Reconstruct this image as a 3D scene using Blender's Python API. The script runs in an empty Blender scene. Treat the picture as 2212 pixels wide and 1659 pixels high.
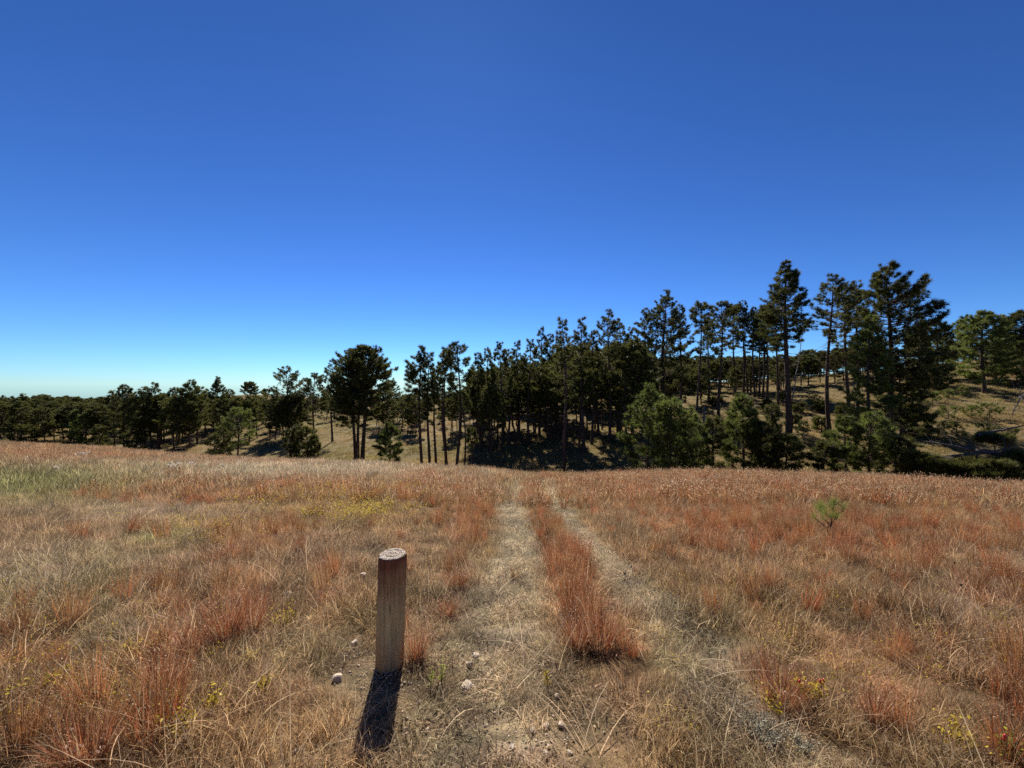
import bpy, math, numpy as np
from mathutils import Vector
R = math.radians
rng = np.random.default_rng(7)
C = bpy.context.scene.collection
F, CU, CV, EYE = 831.0, 1106.0, 829.5, 1.65
# ------------------------------------------------------------------ noise
_lat = np.random.default_rng(99).random((256, 256))
def noise(x, y):
    x = np.asarray(x, float); y = np.asarray(y, float)
    xi = np.floor(x).astype(int); yi = np.floor(y).astype(int)
    fx = x - xi; fy = y - yi
    fx = fx*fx*(3-2*fx); fy = fy*fy*(3-2*fy)
    a = _lat[xi & 255, yi & 255]; b = _lat[(xi+1) & 255, yi & 255]
    c = _lat[xi & 255, (yi+1) & 255]; d = _lat[(xi+1) & 255, (yi+1) & 255]
    return (a*(1-fx)+b*fx)*(1-fy)+(c*(1-fx)+d*fx)*fy
def fbm(x, y, o=3):
    s = 0; a = .5; n = 0
    for k in range(o):
        s = s+a*noise(x*2**k+17.3*k, y*2**k+5.1*k); n += a; a *= .5
    return s/n
# ------------------------------------------------------------------ terrain
#      u    D   vc    yg   vg    yh   vh   vf
TB0 = np.array([
 [-400, 48, 948,  80, 956, 180, 890, 874],
 [0,    45, 956,  78, 962, 170, 893, 874],
 [200,  43, 966,  76, 972, 165, 890, 872],
 [400,  40, 983,  66, 990, 155, 886, 868],
 [540,  37, 990,  58, 998, 150, 888, 853],
 [650,  34, 993,  52,1004, 140, 888, 860],
 [800,  31, 996,  47,1010, 120, 888, 866],
 [950,  28,1004,  42,1020, 110, 888, 866],
 [1060, 26,1012,  38,1030, 100, 884, 862],
 [1150, 25,1021,  36,1040,  95, 876, 858],
 [1250, 24,1022,  35,1042,  92, 864, 852],
 [1400, 23,1018,  33,1045,  90, 850, 846],
 [1600, 21,1019,  31,1048,  88, 832, 835],
 [1800, 20,1026,  30,1055,  86, 814, 825],
 [2000, 19,1036,  28,1066,  80, 792, 815],
 [2212, 18,1047,  27,1082,  74, 772, 800],
 [2600, 18,1060,  27,1100,  74, 745, 790]], float)
TB = TB0.copy(); TB[:, 2] += np.interp(TB[:, 0], [400, 900], [4, 9]); TB[:, 4] += np.interp(TB[:, 0], [400, 900], [2, 5])
_ts = np.linspace(-400, 2600, 601)
def _sm(col):
    a = np.interp(_ts, TB[:, 0], TB[:, col])
    k = np.exp(-np.linspace(-2, 2, 25)**2); k /= k.sum()
    return np.convolve(np.pad(a, 12, mode='edge'), k, 'valid')
_tab = [None]+[_sm(c) for c in range(1, 8)]
def col(u, c): return np.interp(u, _ts, _tab[c])
def herm(y, y0, z0, m0, y1, z1, m1):
    h = y1-y0; t = np.clip((y-y0)/h, 0, 1)
    return ((2*t**3-3*t**2+1)*z0+(t**3-2*t**2+t)*h*m0+(-2*t**3+3*t**2)*z1+(t**3-t**2)*h*m1)
def ground(x, y):
    x = np.asarray(x, float); y = np.asarray(y, float)
    yy = np.maximum(y, .5)
    u = np.clip(CU+F*x/yy, -400, 2600)
    D, vc, yg, vg, yh, vh, vf = [col(u, c) for c in range(1, 8)]
    sc = (vc-CV)/F
    zc = EYE-sc*D; a = (sc*D-EYE)/(D-2)
    zg = EYE-(vg-CV)/F*yg; zh = EYE-(vh-CV)/F*yh
    yf = 240.; zf = EYE-(vf-CV)/F*yf
    mh = np.where(zh > -2, .06, (zf-zh)/(yf-yh))
    z = np.where(yy < 1, 0, 0.)
    z = np.where((yy >= 1) & (yy < 4), herm(yy, 1, 0, 0, 4, -2*a, -a), z)
    z = np.where((yy >= 4) & (yy < D), herm(yy, 4, -2*a, -a, D, zc, -sc), z)
    z = np.where((yy >= D) & (yy < yg), herm(yy, D, zc, -sc, yg, zg, 0.02), z)
    ms = (zh-zg)/(yh-yg)
    z = np.where((yy >= yg) & (yy < yh), herm(yy, yg, zg, ms*.9, yh, zh, mh), z)
    z = np.where((yy >= yh) & (yy < yf), herm(yy, yh, zh, mh, yf, zf, 0), z)
    z = np.where((yy >= yf) & (yy < 600), herm(yy, yf, zf, 0, 600, -44, -.03), z)
    z = np.where(yy >= 600, -44-(yy-600)*.024, z)
    amp = np.clip(yy/25, 0, 1)
    z = z+amp*.10*(fbm(x*.35, y*.35)-.5)*2
    far = np.clip((yy-D-4)/20, 0, 1)
    z = z+far*.55*(fbm(x*.12+9, y*.12)-.5)*2+np.clip((yy-90)/100, 0, 1)*2*(fbm(x*.02, y*.02)-.5)
    z = z+.02*(fbm(x*2.3, y*2.3)-.5)*2
    return z
def gz(x, y): return float(ground(x, y))
def proj(x, y, z):
    y = np.maximum(y, .2)
    return CU+F*x/y, CV+F*(EYE-z)/y
def hit(u, v, beyond=False):
    t = (u-CU)/F
    if beyond:
        ys = np.linspace(col(u, 3), 235, 1500)
    else:
        ys = np.geomspace(1.0, col(u, 1)*1.3, 1500)
    zz = ground(t*ys, ys); vv = CV+F*(EYE-zz)/ys
    idx = np.nonzero(vv <= v)[0]
    y = float(ys[idx[0]]) if len(idx) else float(ys[-1])
    return t*y, y, gz(t*y, y)
# ------------------------------------------------------------------ mesh helpers
def mesh(name, V, Fc, attrs=None, mats=(), smooth=False, uv=None):
    """V (n,3); Fc list of int arrays (m,k)"""
    me = bpy.data.meshes.new(name)
    V = np.asarray(V, np.float32)
    me.vertices.add(len(V)); me.vertices.foreach_set('co', V.ravel())
    Fc = [np.asarray(f, np.int32) for f in Fc if len(f)]
    loops = np.concatenate([f.ravel() for f in Fc])
    tot = np.concatenate([np.full(len(f), f.shape[1], np.int32) for f in Fc])
    st = np.concatenate([[0], np.cumsum(tot)[:-1]]).astype(np.int32)
    me.loops.add(len(loops)); me.loops.foreach_set('vertex_index', loops)
    me.polygons.add(len(tot)); me.polygons.foreach_set('loop_start', st)
    try: me.polygons.foreach_set('loop_total', tot)
    except Exception: pass
    if smooth: me.polygons.foreach_set('use_smooth', np.ones(len(tot), bool))
    me.update(calc_edges=True); me.validate()
    for k, a in (attrs or {}).items():
        a = np.asarray(a, np.float32)
        if a.ndim == 1:
            at = me.attributes.new(k, 'FLOAT', 'POINT'); at.data.foreach_set('value', a)
        elif a.shape[1] == 4:
            at = me.attributes.new(k, 'FLOAT_COLOR', 'POINT'); at.data.foreach_set('color', a.ravel())
        else:
            at = me.attributes.new(k, 'FLOAT_VECTOR', 'POINT'); at.data.foreach_set('vector', a.ravel())
    for m in mats: me.materials.append(m)
    return me
def link(name, me, parent=None, loc=None):
    o = bpy.data.objects.new(name, me); C.objects.link(o)
    if parent: o.parent = parent
    if loc is not None: o.location = loc
    return o
def tag(o, label=None, cat=None, group=None, kind=None):
    if label: o['label'] = label
    if cat: o['category'] = cat
    if group: o['group'] = group
    if kind: o['kind'] = kind
    return o
def empty(name, loc, rz=0., **k):
    o = bpy.data.objects.new(name, None); C.objects.link(o)
    o.location = loc; o.rotation_euler = (0, 0, rz); o.empty_display_size = .3
    return tag(o, **k)
class Geo:
    def __init__(s): s.V = []; s.Q = []; s.T = []; s.n = 0; s.A = []
    def add(s, V, Q=None, T=None, a=0.):
        V = np.asarray(V, float)
        s.V.append(V)
        if Q is not None: s.Q.append(np.asarray(Q)+s.n)
        if T is not None: s.T.append(np.asarray(T)+s.n)
        s.A.append(np.full(len(V), a) if np.isscalar(a) else np.asarray(a)); s.n += len(V)
    def mesh(s, name, mats, smooth=True, an='rnd'):
        Fc = []
        if s.Q: Fc.append(np.concatenate(s.Q))
        if s.T: Fc.append(np.concatenate(s.T))
        return mesh(name, np.concatenate(s.V), Fc, {an: np.concatenate(s.A)}, mats, smooth)
    def tube(s, P, r, n=6, a=0., cap=True):
        P = np.asarray(P, float); r = np.asarray(r, float)*np.ones(len(P)); m = len(P)
        d = np.gradient(P, axis=0); d /= np.linalg.norm(d, axis=1)[:, None]+1e-9
        ref = np.where(np.abs(d[:, 2:3]) > .9, [[1., 0, 0]], [[0, 0, 1.]])
        ref = np.tile(ref[0], (m, 1)) if True else ref
        e1 = np.cross(d, ref); e1 /= np.linalg.norm(e1, axis=1)[:, None]+1e-9
        e2 = np.cross(d, e1)
        th = np.arange(n)*2*np.pi/n
        V = P[:, None, :]+r[:, None, None]*(np.cos(th)[None, :, None]*e1[:, None, :]+np.sin(th)[None, :, None]*e2[:, None, :])
        V = V.reshape(-1, 3)
        i = np.arange(m-1)[:, None]*n; j = np.arange(n)[None, :]; k = (j+1) % n
        Q = np.stack([i+j, i+k, i+n+k, i+n+j], -1).reshape(-1, 4)
        T = None
        if cap:
            V = np.vstack([V, P[-1]+d[-1]*r[-1]*.3])
            c = m*n; b = (m-1)*n
            T = np.array([[b+q, b+(q+1) % n, c] for q in range(n)])
        s.add(V, Q, T, a)
# ------------------------------------------------------------------ node helpers
def mat(name):
    m = bpy.data.materials.new(name); m.use_nodes = True
    nt = m.node_tree; nt.nodes.clear()
    out = nt.nodes.new('ShaderNodeOutputMaterial')
    return m, nt, out
class NB:
    def __init__(s, nt): s.nt = nt
    def n(s, t, **k):
        nd = s.nt.nodes.new(t)
        for a, b in k.items():
            if a.startswith('i_'):
                key = a[2:]; key = int(key) if key.isdigit() else key
                s.set(nd.inputs[key], b)
            else: setattr(nd, a, b)
        return nd
    def set(s, inp, v):
        if isinstance(v, bpy.types.NodeSocket): s.nt.links.new(v, inp)
        elif isinstance(v, tuple) and len(v) == 3 and inp.type == 'RGBA': inp.default_value = (*v, 1)
        else: inp.default_value = v
    def math(s, op, a, b=0., c=0., clamp=False):
        nd = s.nt.nodes.new('ShaderNodeMath'); nd.operation = op; nd.use_clamp = clamp
        s.set(nd.inputs[0], a); s.set(nd.inputs[1], b); s.set(nd.inputs[2], c); return nd.outputs[0]
    def mix(s, f, a, b, mode='MIX'):
        nd = s.nt.nodes.new('ShaderNodeMix'); nd.data_type = 'RGBA'; nd.blend_type = mode
        s.set(nd.inputs[0], f); s.set(nd.inputs[6], a); s.set(nd.inputs[7], b); return nd.outputs[2]
    def ramp(s, f, stops):
        nd = s.nt.nodes.new('ShaderNodeValToRGB'); s.set(nd.inputs[0], f)
        e = nd.color_ramp.elements
        while len(e) < len(stops): e.new(.5)
        for el, (p, c) in zip(e, stops): el.position = p; el.color = (*c, 1)
        return nd.outputs[0]
    def noise(s, vec, scale, detail=4, rough=.55, dist=0.):
        nd = s.nt.nodes.new('ShaderNodeTexNoise'); s.set(nd.inputs['Vector'], vec)
        nd.inputs['Scale'].default_value = scale; nd.inputs['Detail'].default_value = detail
        nd.inputs['Roughness'].default_value = rough; nd.inputs['Distortion'].default_value = dist
        return nd.outputs[0]
    def bump(s, h, strength, dist):
        nd = s.nt.nodes.new('ShaderNodeBump'); s.set(nd.inputs['Height'], h)
        nd.inputs['Strength'].default_value = strength; nd.inputs['Distance'].default_value = dist
        return nd.outputs[0]
def leafy(b, colr, out, trans, rough=.6, nrm=None, spec=.2):
    p = b.n('ShaderNodeBsdfPrincipled'); b.set(p.inputs['Base Color'], colr)
    p.inputs['Roughness'].default_value = rough; p.inputs['Specular IOR Level'].default_value = spec
    t = b.n('ShaderNodeBsdfTranslucent'); b.set(t.inputs['Color'], colr)
    m = b.n('ShaderNodeMixShader'); m.inputs[0].default_value = trans
    b.nt.links.new(p.outputs[0], m.inputs[1]); b.nt.links.new(t.outputs[0], m.inputs[2])
    b.nt.links.new(m.outputs[0], out.inputs[0])
# grass
def grass_mat(name, trans=.52):
    m, nt, out = mat(name); b = NB(nt)
    ga = b.n('ShaderNodeAttribute', attribute_type='INSTANCER', attribute_name='gcol')
    ra = b.n('ShaderNodeAttribute', attribute_name='rnd')   # per blade random; >1 marks seed heads
    sh = b.math('MULTIPLY_ADD', b.math('FRACT', ra.outputs['Fac']), 1.15, .32)
    v = b.n('ShaderNodeCombineColor'); [b.set(v.inputs[k], sh) for k in range(3)]
    c = b.mix(1., ga.outputs['Color'], v.outputs[0], 'MULTIPLY')
    straw = b.math('MULTIPLY', b.math('GREATER_THAN', ra.outputs['Fac'], .8), .55)
    c = b.mix(straw, c, (.62, .50, .33))
    seed = b.math('GREATER_THAN', ra.outputs['Fac'], 1.5)
    c = b.mix(seed, c, (.60, .45, .28))
    leafy(b, c, out, trans, .55)
    return m
M_grass = grass_mat('dry_grass')
def simple_leaf(name, c1, c2, trans=.35, rough=.5):
    m, nt, out = mat(name); b = NB(nt)
    ra = b.n('ShaderNodeAttribute', attribute_name='rnd')
    oi = b.n('ShaderNodeObjectInfo')
    f = b.math('MULTIPLY_ADD', oi.outputs['Random'], .35, b.math('MULTIPLY', ra.outputs['Fac'], .8), clamp=True)
    leafy(b, b.mix(f, c1, c2), out, trans, rough)
    return m
M_needle = simple_leaf('pine_needles', (.030, .034, .010), (.15, .150, .038), .42)
M_needle_y = simple_leaf('young_pine_needles', (.045, .058, .014), (.21, .24, .055), .45)
M_needle_b = simple_leaf('brown_pine_needles', (.09, .05, .025), (.20, .12, .06), .3)
M_yellow = simple_leaf('yellow_leaves', (.32, .22, .03), (.66, .50, .06), .45)
M_ygreen = simple_leaf('yellow_green_leaves', (.16, .20, .03), (.50, .50, .08), .45)
M_white = simple_leaf('dried_white_flowers', (.45, .37, .29), (.78, .69, .57), .3)
M_sage = simple_leaf('grey_sage', (.22, .20, .14), (.50, .46, .34), .3)
M_darkhead = simple_leaf('dark_seedhead', (.02, .008, .006), (.05, .02, .015), 0)
def bark_mat(name, c1, c2, sc=1.):
    m, nt, out = mat(name); b = NB(nt)
    tc = b.n('ShaderNodeTexCoord')
    mp = b.n('ShaderNodeMapping'); b.set(mp.inputs[0], tc.outputs['Object']); mp.inputs['Scale'].default_value = (6*sc, 6*sc, 1.2*sc)
    n1 = b.noise(mp.outputs[0], 2.2, 5, .65)
    c = b.ramp(n1, [(.35, c1), (.65, c2)])
    p = b.n('ShaderNodeBsdfPrincipled'); b.set(p.inputs['Base Color'], c); p.inputs['Roughness'].default_value = .9
    p.inputs['Specular IOR Level'].default_value = .15
    b.set(p.inputs['Normal'], b.bump(n1, .8, .05)); nt.links.new(p.outputs[0], out.inputs[0])
    return m
M_bark = bark_mat('pine_bark', (.028, .020, .015), (.14, .088, .06))
M_dead = bark_mat('weathered_deadwood', (.12, .10, .085), (.36, .32, .28), 1.5)
M_shadedead = bark_mat('shade_toned_deadwood', (.05, .04, .035), (.17, .14, .12), 1.5)  # weathered deadwood with the gully's deep shade put into its colour
M_twig = bark_mat('dark_twig', (.03, .018, .012), (.10, .06, .04), 4)
# ------------------------------------------------------------------ colour zones of the meadow (in the photograph's ground marks)
def blobs(u, v, L):
    s = np.zeros_like(u)
    for (a, c, ra, rc, w) in L:
        s = np.maximum(s, w*np.exp(-((u-a)/ra)**2-((v-c)/rc)**2))
    return s
RED = [(1205,1110,38,60,1.),(1225,1210,48,70,1.),(1275,1320,75,60,1.15),(1375,1420,60,50,.7),(1360,1520,60,90,.35),
 (1500,1060,330,40,.85),(1900,1060,330,45,.7),(1640,1150,200,70,.8),(1900,1150,330,80,.55),(1640,1310,110,60,.55),
 (1680,1470,50,50,1.1),(1960,1210,140,60,.7),(1830,1185,60,35,.9),(2120,1160,120,60,.6),(2190,1520,50,150,.6),(1900,1400,120,110,.55),(1980,1520,60,60,.6),
 (430,1075,230,22,.8),(700,1065,200,20,.75),(950,1065,130,30,.6),(1000,1110,75,50,.8),(1010,1165,70,28,.9),(985,1240,24,34,1.1),
 (490,1190,60,50,.8),(600,1165,110,50,.6),(490,1320,85,70,.9),(380,1330,80,80,.7),(350,1430,55,90,.8),(190,1590,70,90,1.),(330,1520,60,80,.6),(100,1420,80,80,.5),
 (120,985,260,14,.75),(480,1000,200,10,.5),(700,1230,60,20,.7),(705,1290,30,20,.8),(880,1200,30,40,.7),(560,1400,40,60,.3),(1060,1590,60,30,.5),(895,1370,22,50,.9),
 (60,1600,60,60,.7),(2150,1300,100,80,.5)]
GREEN = [(60,1055,220,36,1.2),(250,1020,300,16,.4),(330,1165,50,15,.9),(30,1330,120,60,.45),(200,1290,100,60,.35),(170,1330,60,60,.4),(1450,1400,60,60,.5),(1180,1140,30,60,.5),(1100,1180,60,60,.35),(1600,1330,110,60,.35),(280,1500,80,60,.4),(1240,1100,25,40,.35),(650,1440,100,40,.3)]
PALE = [(600,1018,420,24,1.1),(300,1200,300,80,.35),(1000,1030,150,14,.6),(300,1110,250,30,.6),(60,1250,160,60,.6),(300,1350,150,60,.55),(900,1060,200,20,.3),(1500,1050,120,8,.7),(2150,1260,140,80,.5),(1560,1400,70,70,.5),(1000,1330,120,90,.4),(700,1200,120,40,.35)]
GOLD = [(760,1110,220,38,.8),(1130,1060,50,25,.5),(1340,1330,26,60,.6),(1600,1330,150,60,.5),(1760,1330,80,50,.4),(430,1155,110,30,.6),(120,1160,60,30,.4),(2050,1100,140,25,.4),(1500,1600,90,60,.5),(1330,1630,60,40,.4),(2050,1620,140,60,.5),(300,1600,90,60,.35),(700,1620,60,60,.4)]
BARE = [(1300,1560,180,80,.5),(600,1450,120,90,.5),(950,1640,300,60,.5),(900,1180,150,40,.3),(1480,1480,90,60,.4),(1110,1300,75,90,.7),(1000,1420,170,70,.95),(800,1470,130,70,1.),(950,1560,170,90,.75),(1150,1440,110,80,.7),(850,1600,120,60,.7),(1210,1600,80,50,.8),(1180,1500,60,50,.6),(760,1400,60,40,.6),(1230,1560,50,50,.6)]
rut1 = np.array([hit(u, v)[:2] for u, v in [(1118,1040),(1112,1062),(1108,1085),(1106,1120),(1112,1160),(1120,1200),(1116,1250),(1100,1300),(1080,1370),(1060,1440),(1060,1520),(1060,1650)]])
rut2 = np.array([hit(u, v)[:2] for u, v in [(1170,1045),(1188,1065),(1212,1100),(1250,1150),(1300,1205),(1352,1250),(1420,1310),(1490,1380),(1560,1470),(1640,1570),(1740,1650)]])
def dline(x, y, P):
    d = np.full(np.shape(x), 1e9)
    for a, b in zip(P[:-1], P[1:]):
        ab = b-a; t = np.clip(((x-a[0])*ab[0]+(y-a[1])*ab[1])/(ab@ab), 0, 1)
        d = np.minimum(d, np.hypot(x-a[0]-t*ab[0], y-a[1]-t*ab[1]))
    return d
def zones(x, y):
    z = ground(x, y); u, v = proj(x, y, z)
    j = (fbm(x*1.1, y*1.1)-.5)
    w1 = .27+.25*j; w2 = .22+.2*j
    p1 = np.clip(2.2-1.6*dline(x, y, rut1)/np.maximum(w1, .1), 0, 1)
    p2 = np.clip(2.2-1.6*dline(x, y, rut2)/np.maximum(w2, .08), 0, 1)
    path = np.maximum(p1, .85*p2)*(y < 24)*(.75+.5*fbm(x*2.2+11, y*2.2))*np.clip((y-1.9)/1.6, .55, 1)
    xa_ = np.interp(y, rut1[::-1, 1], rut1[::-1, 0])+.26; xb_ = np.interp(y, rut2[::-1, 1], rut2[::-1, 0])-.2
    strip = np.clip((x-xa_)/.12, 0, 1)*np.clip((xb_-x)/.12, 0, 1)*np.clip((y-2.0)/2.4, 0, 1)*np.clip(.35+1.1*noise(x*5, y*2.2), 0, 1)*np.clip((17-y)/4, 0, 1)
    n1 = fbm(x*.9+3, y*.9); n2 = fbm(x*2.6+31, y*2.6+7); n3 = fbm(x*.45+70, y*.45)
    red = np.clip(blobs(u, v, RED)*(.45+1.*n2)+.35*np.clip(n1-.5, 0, 1)*2*np.clip(n2, .2, 1), 0, 1.2)
    red = np.maximum(red, strip*(.25+.95*n2))
    green = np.clip(blobs(u, v, GREEN)*(.5+n1)+.5*np.clip(n3-.62, 0, 1)*2, 0, 1)
    pale = np.clip(blobs(u, v, PALE)*(.5+n2), 0, 1)
    gold = np.clip(blobs(u, v, GOLD)*(.4+n2)+.6*np.clip(.42-n1, 0, 1)*2, 0, 1)
    bare = np.clip(np.maximum(blobs(u, v, BARE)*(.5+n2), path), 0, 1)
    return dict(z=z, u=u, v=v, red=red*(1-bare*.9), green=green, pale=pale, gold=gold, bare=bare, path=path, n1=n1, n2=n2, n4=np.clip((fbm(x*3.7+5, y*3.7+40)-.5)*2.2+.5, 0, 1))
def mixc(a, b, f): return a*(1-f[:, None])+np.array(b)[None, :]*f[:, None]
def grass_color(Z, n, r):
    c = np.tile(np.array([.375, .235, .115]), (n, 1))
    c = mixc(c, (.60, .49, .34), Z['pale']*.85)
    c = mixc(c, (.40, .28, .085), Z['gold']*.5)
    c = mixc(c, (.26, .28, .09), Z['green']*.8)
    c = mixc(c, (.46, .20, .095), np.clip(Z['red'], 0, 1)*.6)
    c = mixc(c, (.47, .36, .21), Z['bare']*.8)
    c = mixc(c, (.56, .46, .30), np.clip(Z['path'], 0, 1)*.85)
    c = c*(.62+.76*Z['n4'])[:, None]
    return c*(.55+.9*r.random((n, 1)))*(1+.12*(r.random((n, 3))-.5))
# ------------------------------------------------------------------ ground sheet
def build_ground():
    nx, ny = 420, 420
    s = np.linspace(-1, 1, nx); xs = np.sinh(s*7.2)/np.sinh(7.2)*2600
    ya = -np.geomspace(.06, 300, 60)[::-1]-.0
    yb = np.geomspace(.12, 2600, ny-60)
    yb = np.concatenate([np.linspace(0, 3, 50), 3*np.power(2600/3, np.linspace(0, 1, ny-110)**1.0)[1:]])
    ys = np.concatenate([ya, yb])
    X, Y = np.meshgrid(xs, ys, indexing='xy'); x = X.ravel(); y = Y.ravel()
    Z = zones(x, np.maximum(y, -5)); z = Z['z']
    z = z-.02*Z['path']
    nX, nY = len(xs), len(ys)
    i = np.arange(nY-1)[:, None]*nX; j = np.arange(nX-1)[None, :]
    Q = np.stack([i+j, i+j+1, i+nX+j+1, i+nX+j], -1).reshape(-1, 4)
    n = len(x)
    c = grass_color(Z, n, np.random.default_rng(3))*.36*(1-.35*Z['bare']+.4*np.clip(Z['path'], 0, 1))[:, None]
    D = col(np.clip(Z['u'], -400, 2600), 1)
    hs = np.clip((y-D-2)/6, 0, 1)
    hn = fbm(x*.15, y*.15+50)[:, None]
    hc = np.array([[.12, .105, .04]])*(1-hn)+np.array([[.18, .12, .06]])*hn
    c = c*(1-hs[:, None])+hc*hs[:, None]
    fr = np.clip((y-330)/120, 0, 1)[:, None]
    c = c*(1-fr)+np.array([[.035, .05, .035]])*fr
    at = np.concatenate([c, np.ones((n, 1))], 1)
    m, nt, out = mat('soil_and_litter'); b = NB(nt)
    tc = b.n('ShaderNodeTexCoord'); a = b.n('ShaderNodeAttribute', attribute_name='gc')
    n1 = b.noise(tc.outputs['Object'], 60, 6, .7, .6); n2 = b.noise(tc.outputs['Object'], 9, 5, .65); n3 = b.noise(tc.outputs['Object'], 1.3, 5, .65)
    f = b.math('MULTIPLY_ADD', n1, 1.5, b.math('MULTIPLY_ADD', n2, .7, b.math('MULTIPLY_ADD', n3, .6, -.4)))
    v = b.n('ShaderNodeCombineColor'); [b.set(v.inputs[k], f) for k in range(3)]
    cc = b.mix(1., a.outputs['Color'], v.outputs[0], 'MULTIPLY')
    p = b.n('ShaderNodeBsdfPrincipled'); b.set(p.inputs['Base Color'], cc); p.inputs['Roughness'].default_value = .95
    p.inputs['Specular IOR Level'].default_value = .1
    hh = b.math('MULTIPLY_ADD', n1, .3, n2)
    b.set(p.inputs['Normal'], b.bump(hh, .9, .04)); nt.links.new(p.outputs[0], out.inputs[0])
    me = mesh('ground', np.stack([x, y, z], 1), [Q], {'gc': at}, [m], True)
    return tag(link('ground', me), label='brown grassy ground of meadow, gully and hillsides with faint two-track path', kind='structure')
build_ground()
# ------------------------------------------------------------------ grass protos
def blades(g, base, hd, L, tilt, curl, w, r, rnd, k=4):
    """ribbons; hd heading azimuth, L length, tilt start angle from vertical, curl additional bend"""
    n = len(base); s = np.linspace(0, 1, k)
    ds = np.diff(s)
    ang = tilt[:, None]+curl[:, None]*s[None, :]
    H = np.stack([np.cos(hd), np.sin(hd)], 1)
    tw = r.normal(0, .25, n)
    P = np.zeros((n, k, 3)); P[:, 0] = base
    for q in range(1, k):
        am = .5*(ang[:, q]+ang[:, q-1]); st = L*ds[q-1]
        hd2 = hd+tw*s[q]
        P[:, q, 0] = P[:, q-1, 0]+np.sin(am)*st*np.cos(hd2)
        P[:, q, 1] = P[:, q-1, 1]+np.sin(am)*st*np.sin(hd2)
        P[:, q, 2] = np.maximum(P[:, q-1, 2]+np.cos(am)*st, .004)
    sa = hd+np.pi/2+r.normal(0, .8, n)
    S = np.stack([np.cos(sa), np.sin(sa), r.normal(0, .3, n)], 1)*w[:, None]
    V = np.zeros((n, 2*k-1, 3))
    for q in range(k-1):
        ww = (1-.75*s[q])*.5
        V[:, 2*q] = P[:, q]-S*ww; V[:, 2*q+1] = P[:, q]+S*ww
    V[:, 2*k-2] = P[:, k-1]
    o = (np.arange(n)*(2*k-1))[:, None]
    Q = np.concatenate([o+np.array([[2*q, 2*q+1, 2*q+3, 2*q+2]]) for q in range(k-2)])
    T = o+np.array([[2*k-4, 2*k-3, 2*k-2]])
    g.add(V.reshape(-1, 3), Q, T, np.repeat(rnd, 2*k-1))
    return P
def diamonds(g, P, size, r, rnd):
    n = len(P); d = r.normal(0, 1, (n, 3)); d[:, 2] = np.abs(d[:, 2])+.5; d /= np.linalg.norm(d, axis=1)[:, None]
    e = r.normal(0, 1, (n, 3)); e -= d*(e*d).sum(1)[:, None]; e /= np.linalg.norm(e, axis=1)[:, None]
    L = (size*(.6+.8*r.random(n)))[:, None]
    V = np.stack([P-d*L*.5, P+e*L*.22, P+d*L*.5, P-e*L*.22], 1)
    g.add(V.reshape(-1, 3), (np.arange(n)*4)[:, None]+np.array([[0, 1, 2, 3]]), None, np.repeat(rnd, 4))
def coll(name):
    return bpy.data.collections.new(name)
def proto(c, me):
    o = bpy.data.objects.new(me.name, me); c.objects.link(o); return o
def disk(n, R_, r, p=.5):
    a = r.random(n)*2*np.pi; q = R_*r.random(n)**p
    return np.stack([q*np.cos(a), q*np.sin(a), np.zeros(n)-.01], 1), a
def mk_tan(seed, n=130, rad=.17, w=.0042, h=(.07, .21), lay=.7):
    r = np.random.default_rng(seed); g = Geo(); b, a = disk(n, rad, r)
    hd = r.random(n)*6.28; hd = np.where(r.random(n) < .45, r.random()*6.28+r.normal(0, .5, n), hd)
    blades(g, b, hd, r.uniform(*h, n), np.abs(r.normal(.35, .35, n))*lay*1.3, r.uniform(.2, 2.0, n)*lay, w*(.6+.8*r.random(n)), r, r.random(n)*.999)
    m = int(n*.45); b2, _ = disk(m, rad*1.2, r)
    blades(g, b2, r.random(m)*6.28, r.uniform(.04, .12, m), r.uniform(.9, 1.55, m), r.uniform(-.5, .7, m), w*(.6+.8*r.random(m)), r, r.random(m)*.999)
    return g.mesh('grass_clump', [M_grass], False)
def mk_path(seed, n=190, rad=.17, w=.0042):
    r = np.random.default_rng(seed); g = Geo(); b, a = disk(n, rad, r)
    blades(g, b, r.random(n)*6.28, r.uniform(.025, .09, n), r.uniform(.7, 1.5, n), r.uniform(-.4, .8, n), w*(.6+.9*r.random(n)), r, r.random(n)*.999, 3)
    return g.mesh('path_litter', [M_grass], False)
def mk_red(seed, n=120, rad=.055, w=.0026, h=(.2, .42), nseed=150, fan=.30, ss=.011):
    r = np.random.default_rng(seed); g = Geo(); b, a = disk(n, rad, r)
    hd = a+r.normal(0, .5, n)
    P = blades(g, b, hd, r.uniform(*h, n), np.abs(r.normal(.05, fan*.6, n)), r.uniform(0, .9, n)*fan*1.6, w*(.7+.7*r.random(n)), r, r.random(n)*.85)
    i = r.integers(0, n, nseed); f = r.random(nseed)[:, None]
    S = P[i, 2]*(1-f)+P[i, 3]*f+r.normal(0, .006, (nseed, 3))
    diamonds(g, S, ss, r, np.full(nseed, 1.9))
    m = n//3; b2, _ = disk(m, rad*2.2, r)
    blades(g, b2, r.random(m)*6.28, r.uniform(.08, .2, m), r.uniform(.3, 1.2, m), r.uniform(0, 1.2, m), w*(.7+.7*r.random(m)), r, .3+.7*r.random(m)*.99)
    return g.mesh('bunchgrass_clump', [M_grass], False)
def mk_straw(seed, n=9, L=(.25, .5)):
    r = np.random.default_rng(seed); g = Geo(); b, a = disk(n, .15, r)
    blades(g, b, r.random()*6.28+r.normal(0, .7, n), r.uniform(*L, n), r.uniform(.3, 1.3, n), r.uniform(.2, 1.2, n), .0035+.0015*r.random(n), r, r.uniform(.85, .999, n), 6)
    return g.mesh('straw_strands', [M_grass], False)
def protos(name, fs):
    c = coll(name)
    for q, f in enumerate(fs): o = proto(c, f); o.name = '%s_%02d' % (name, q)
    return c, len(fs)
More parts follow.
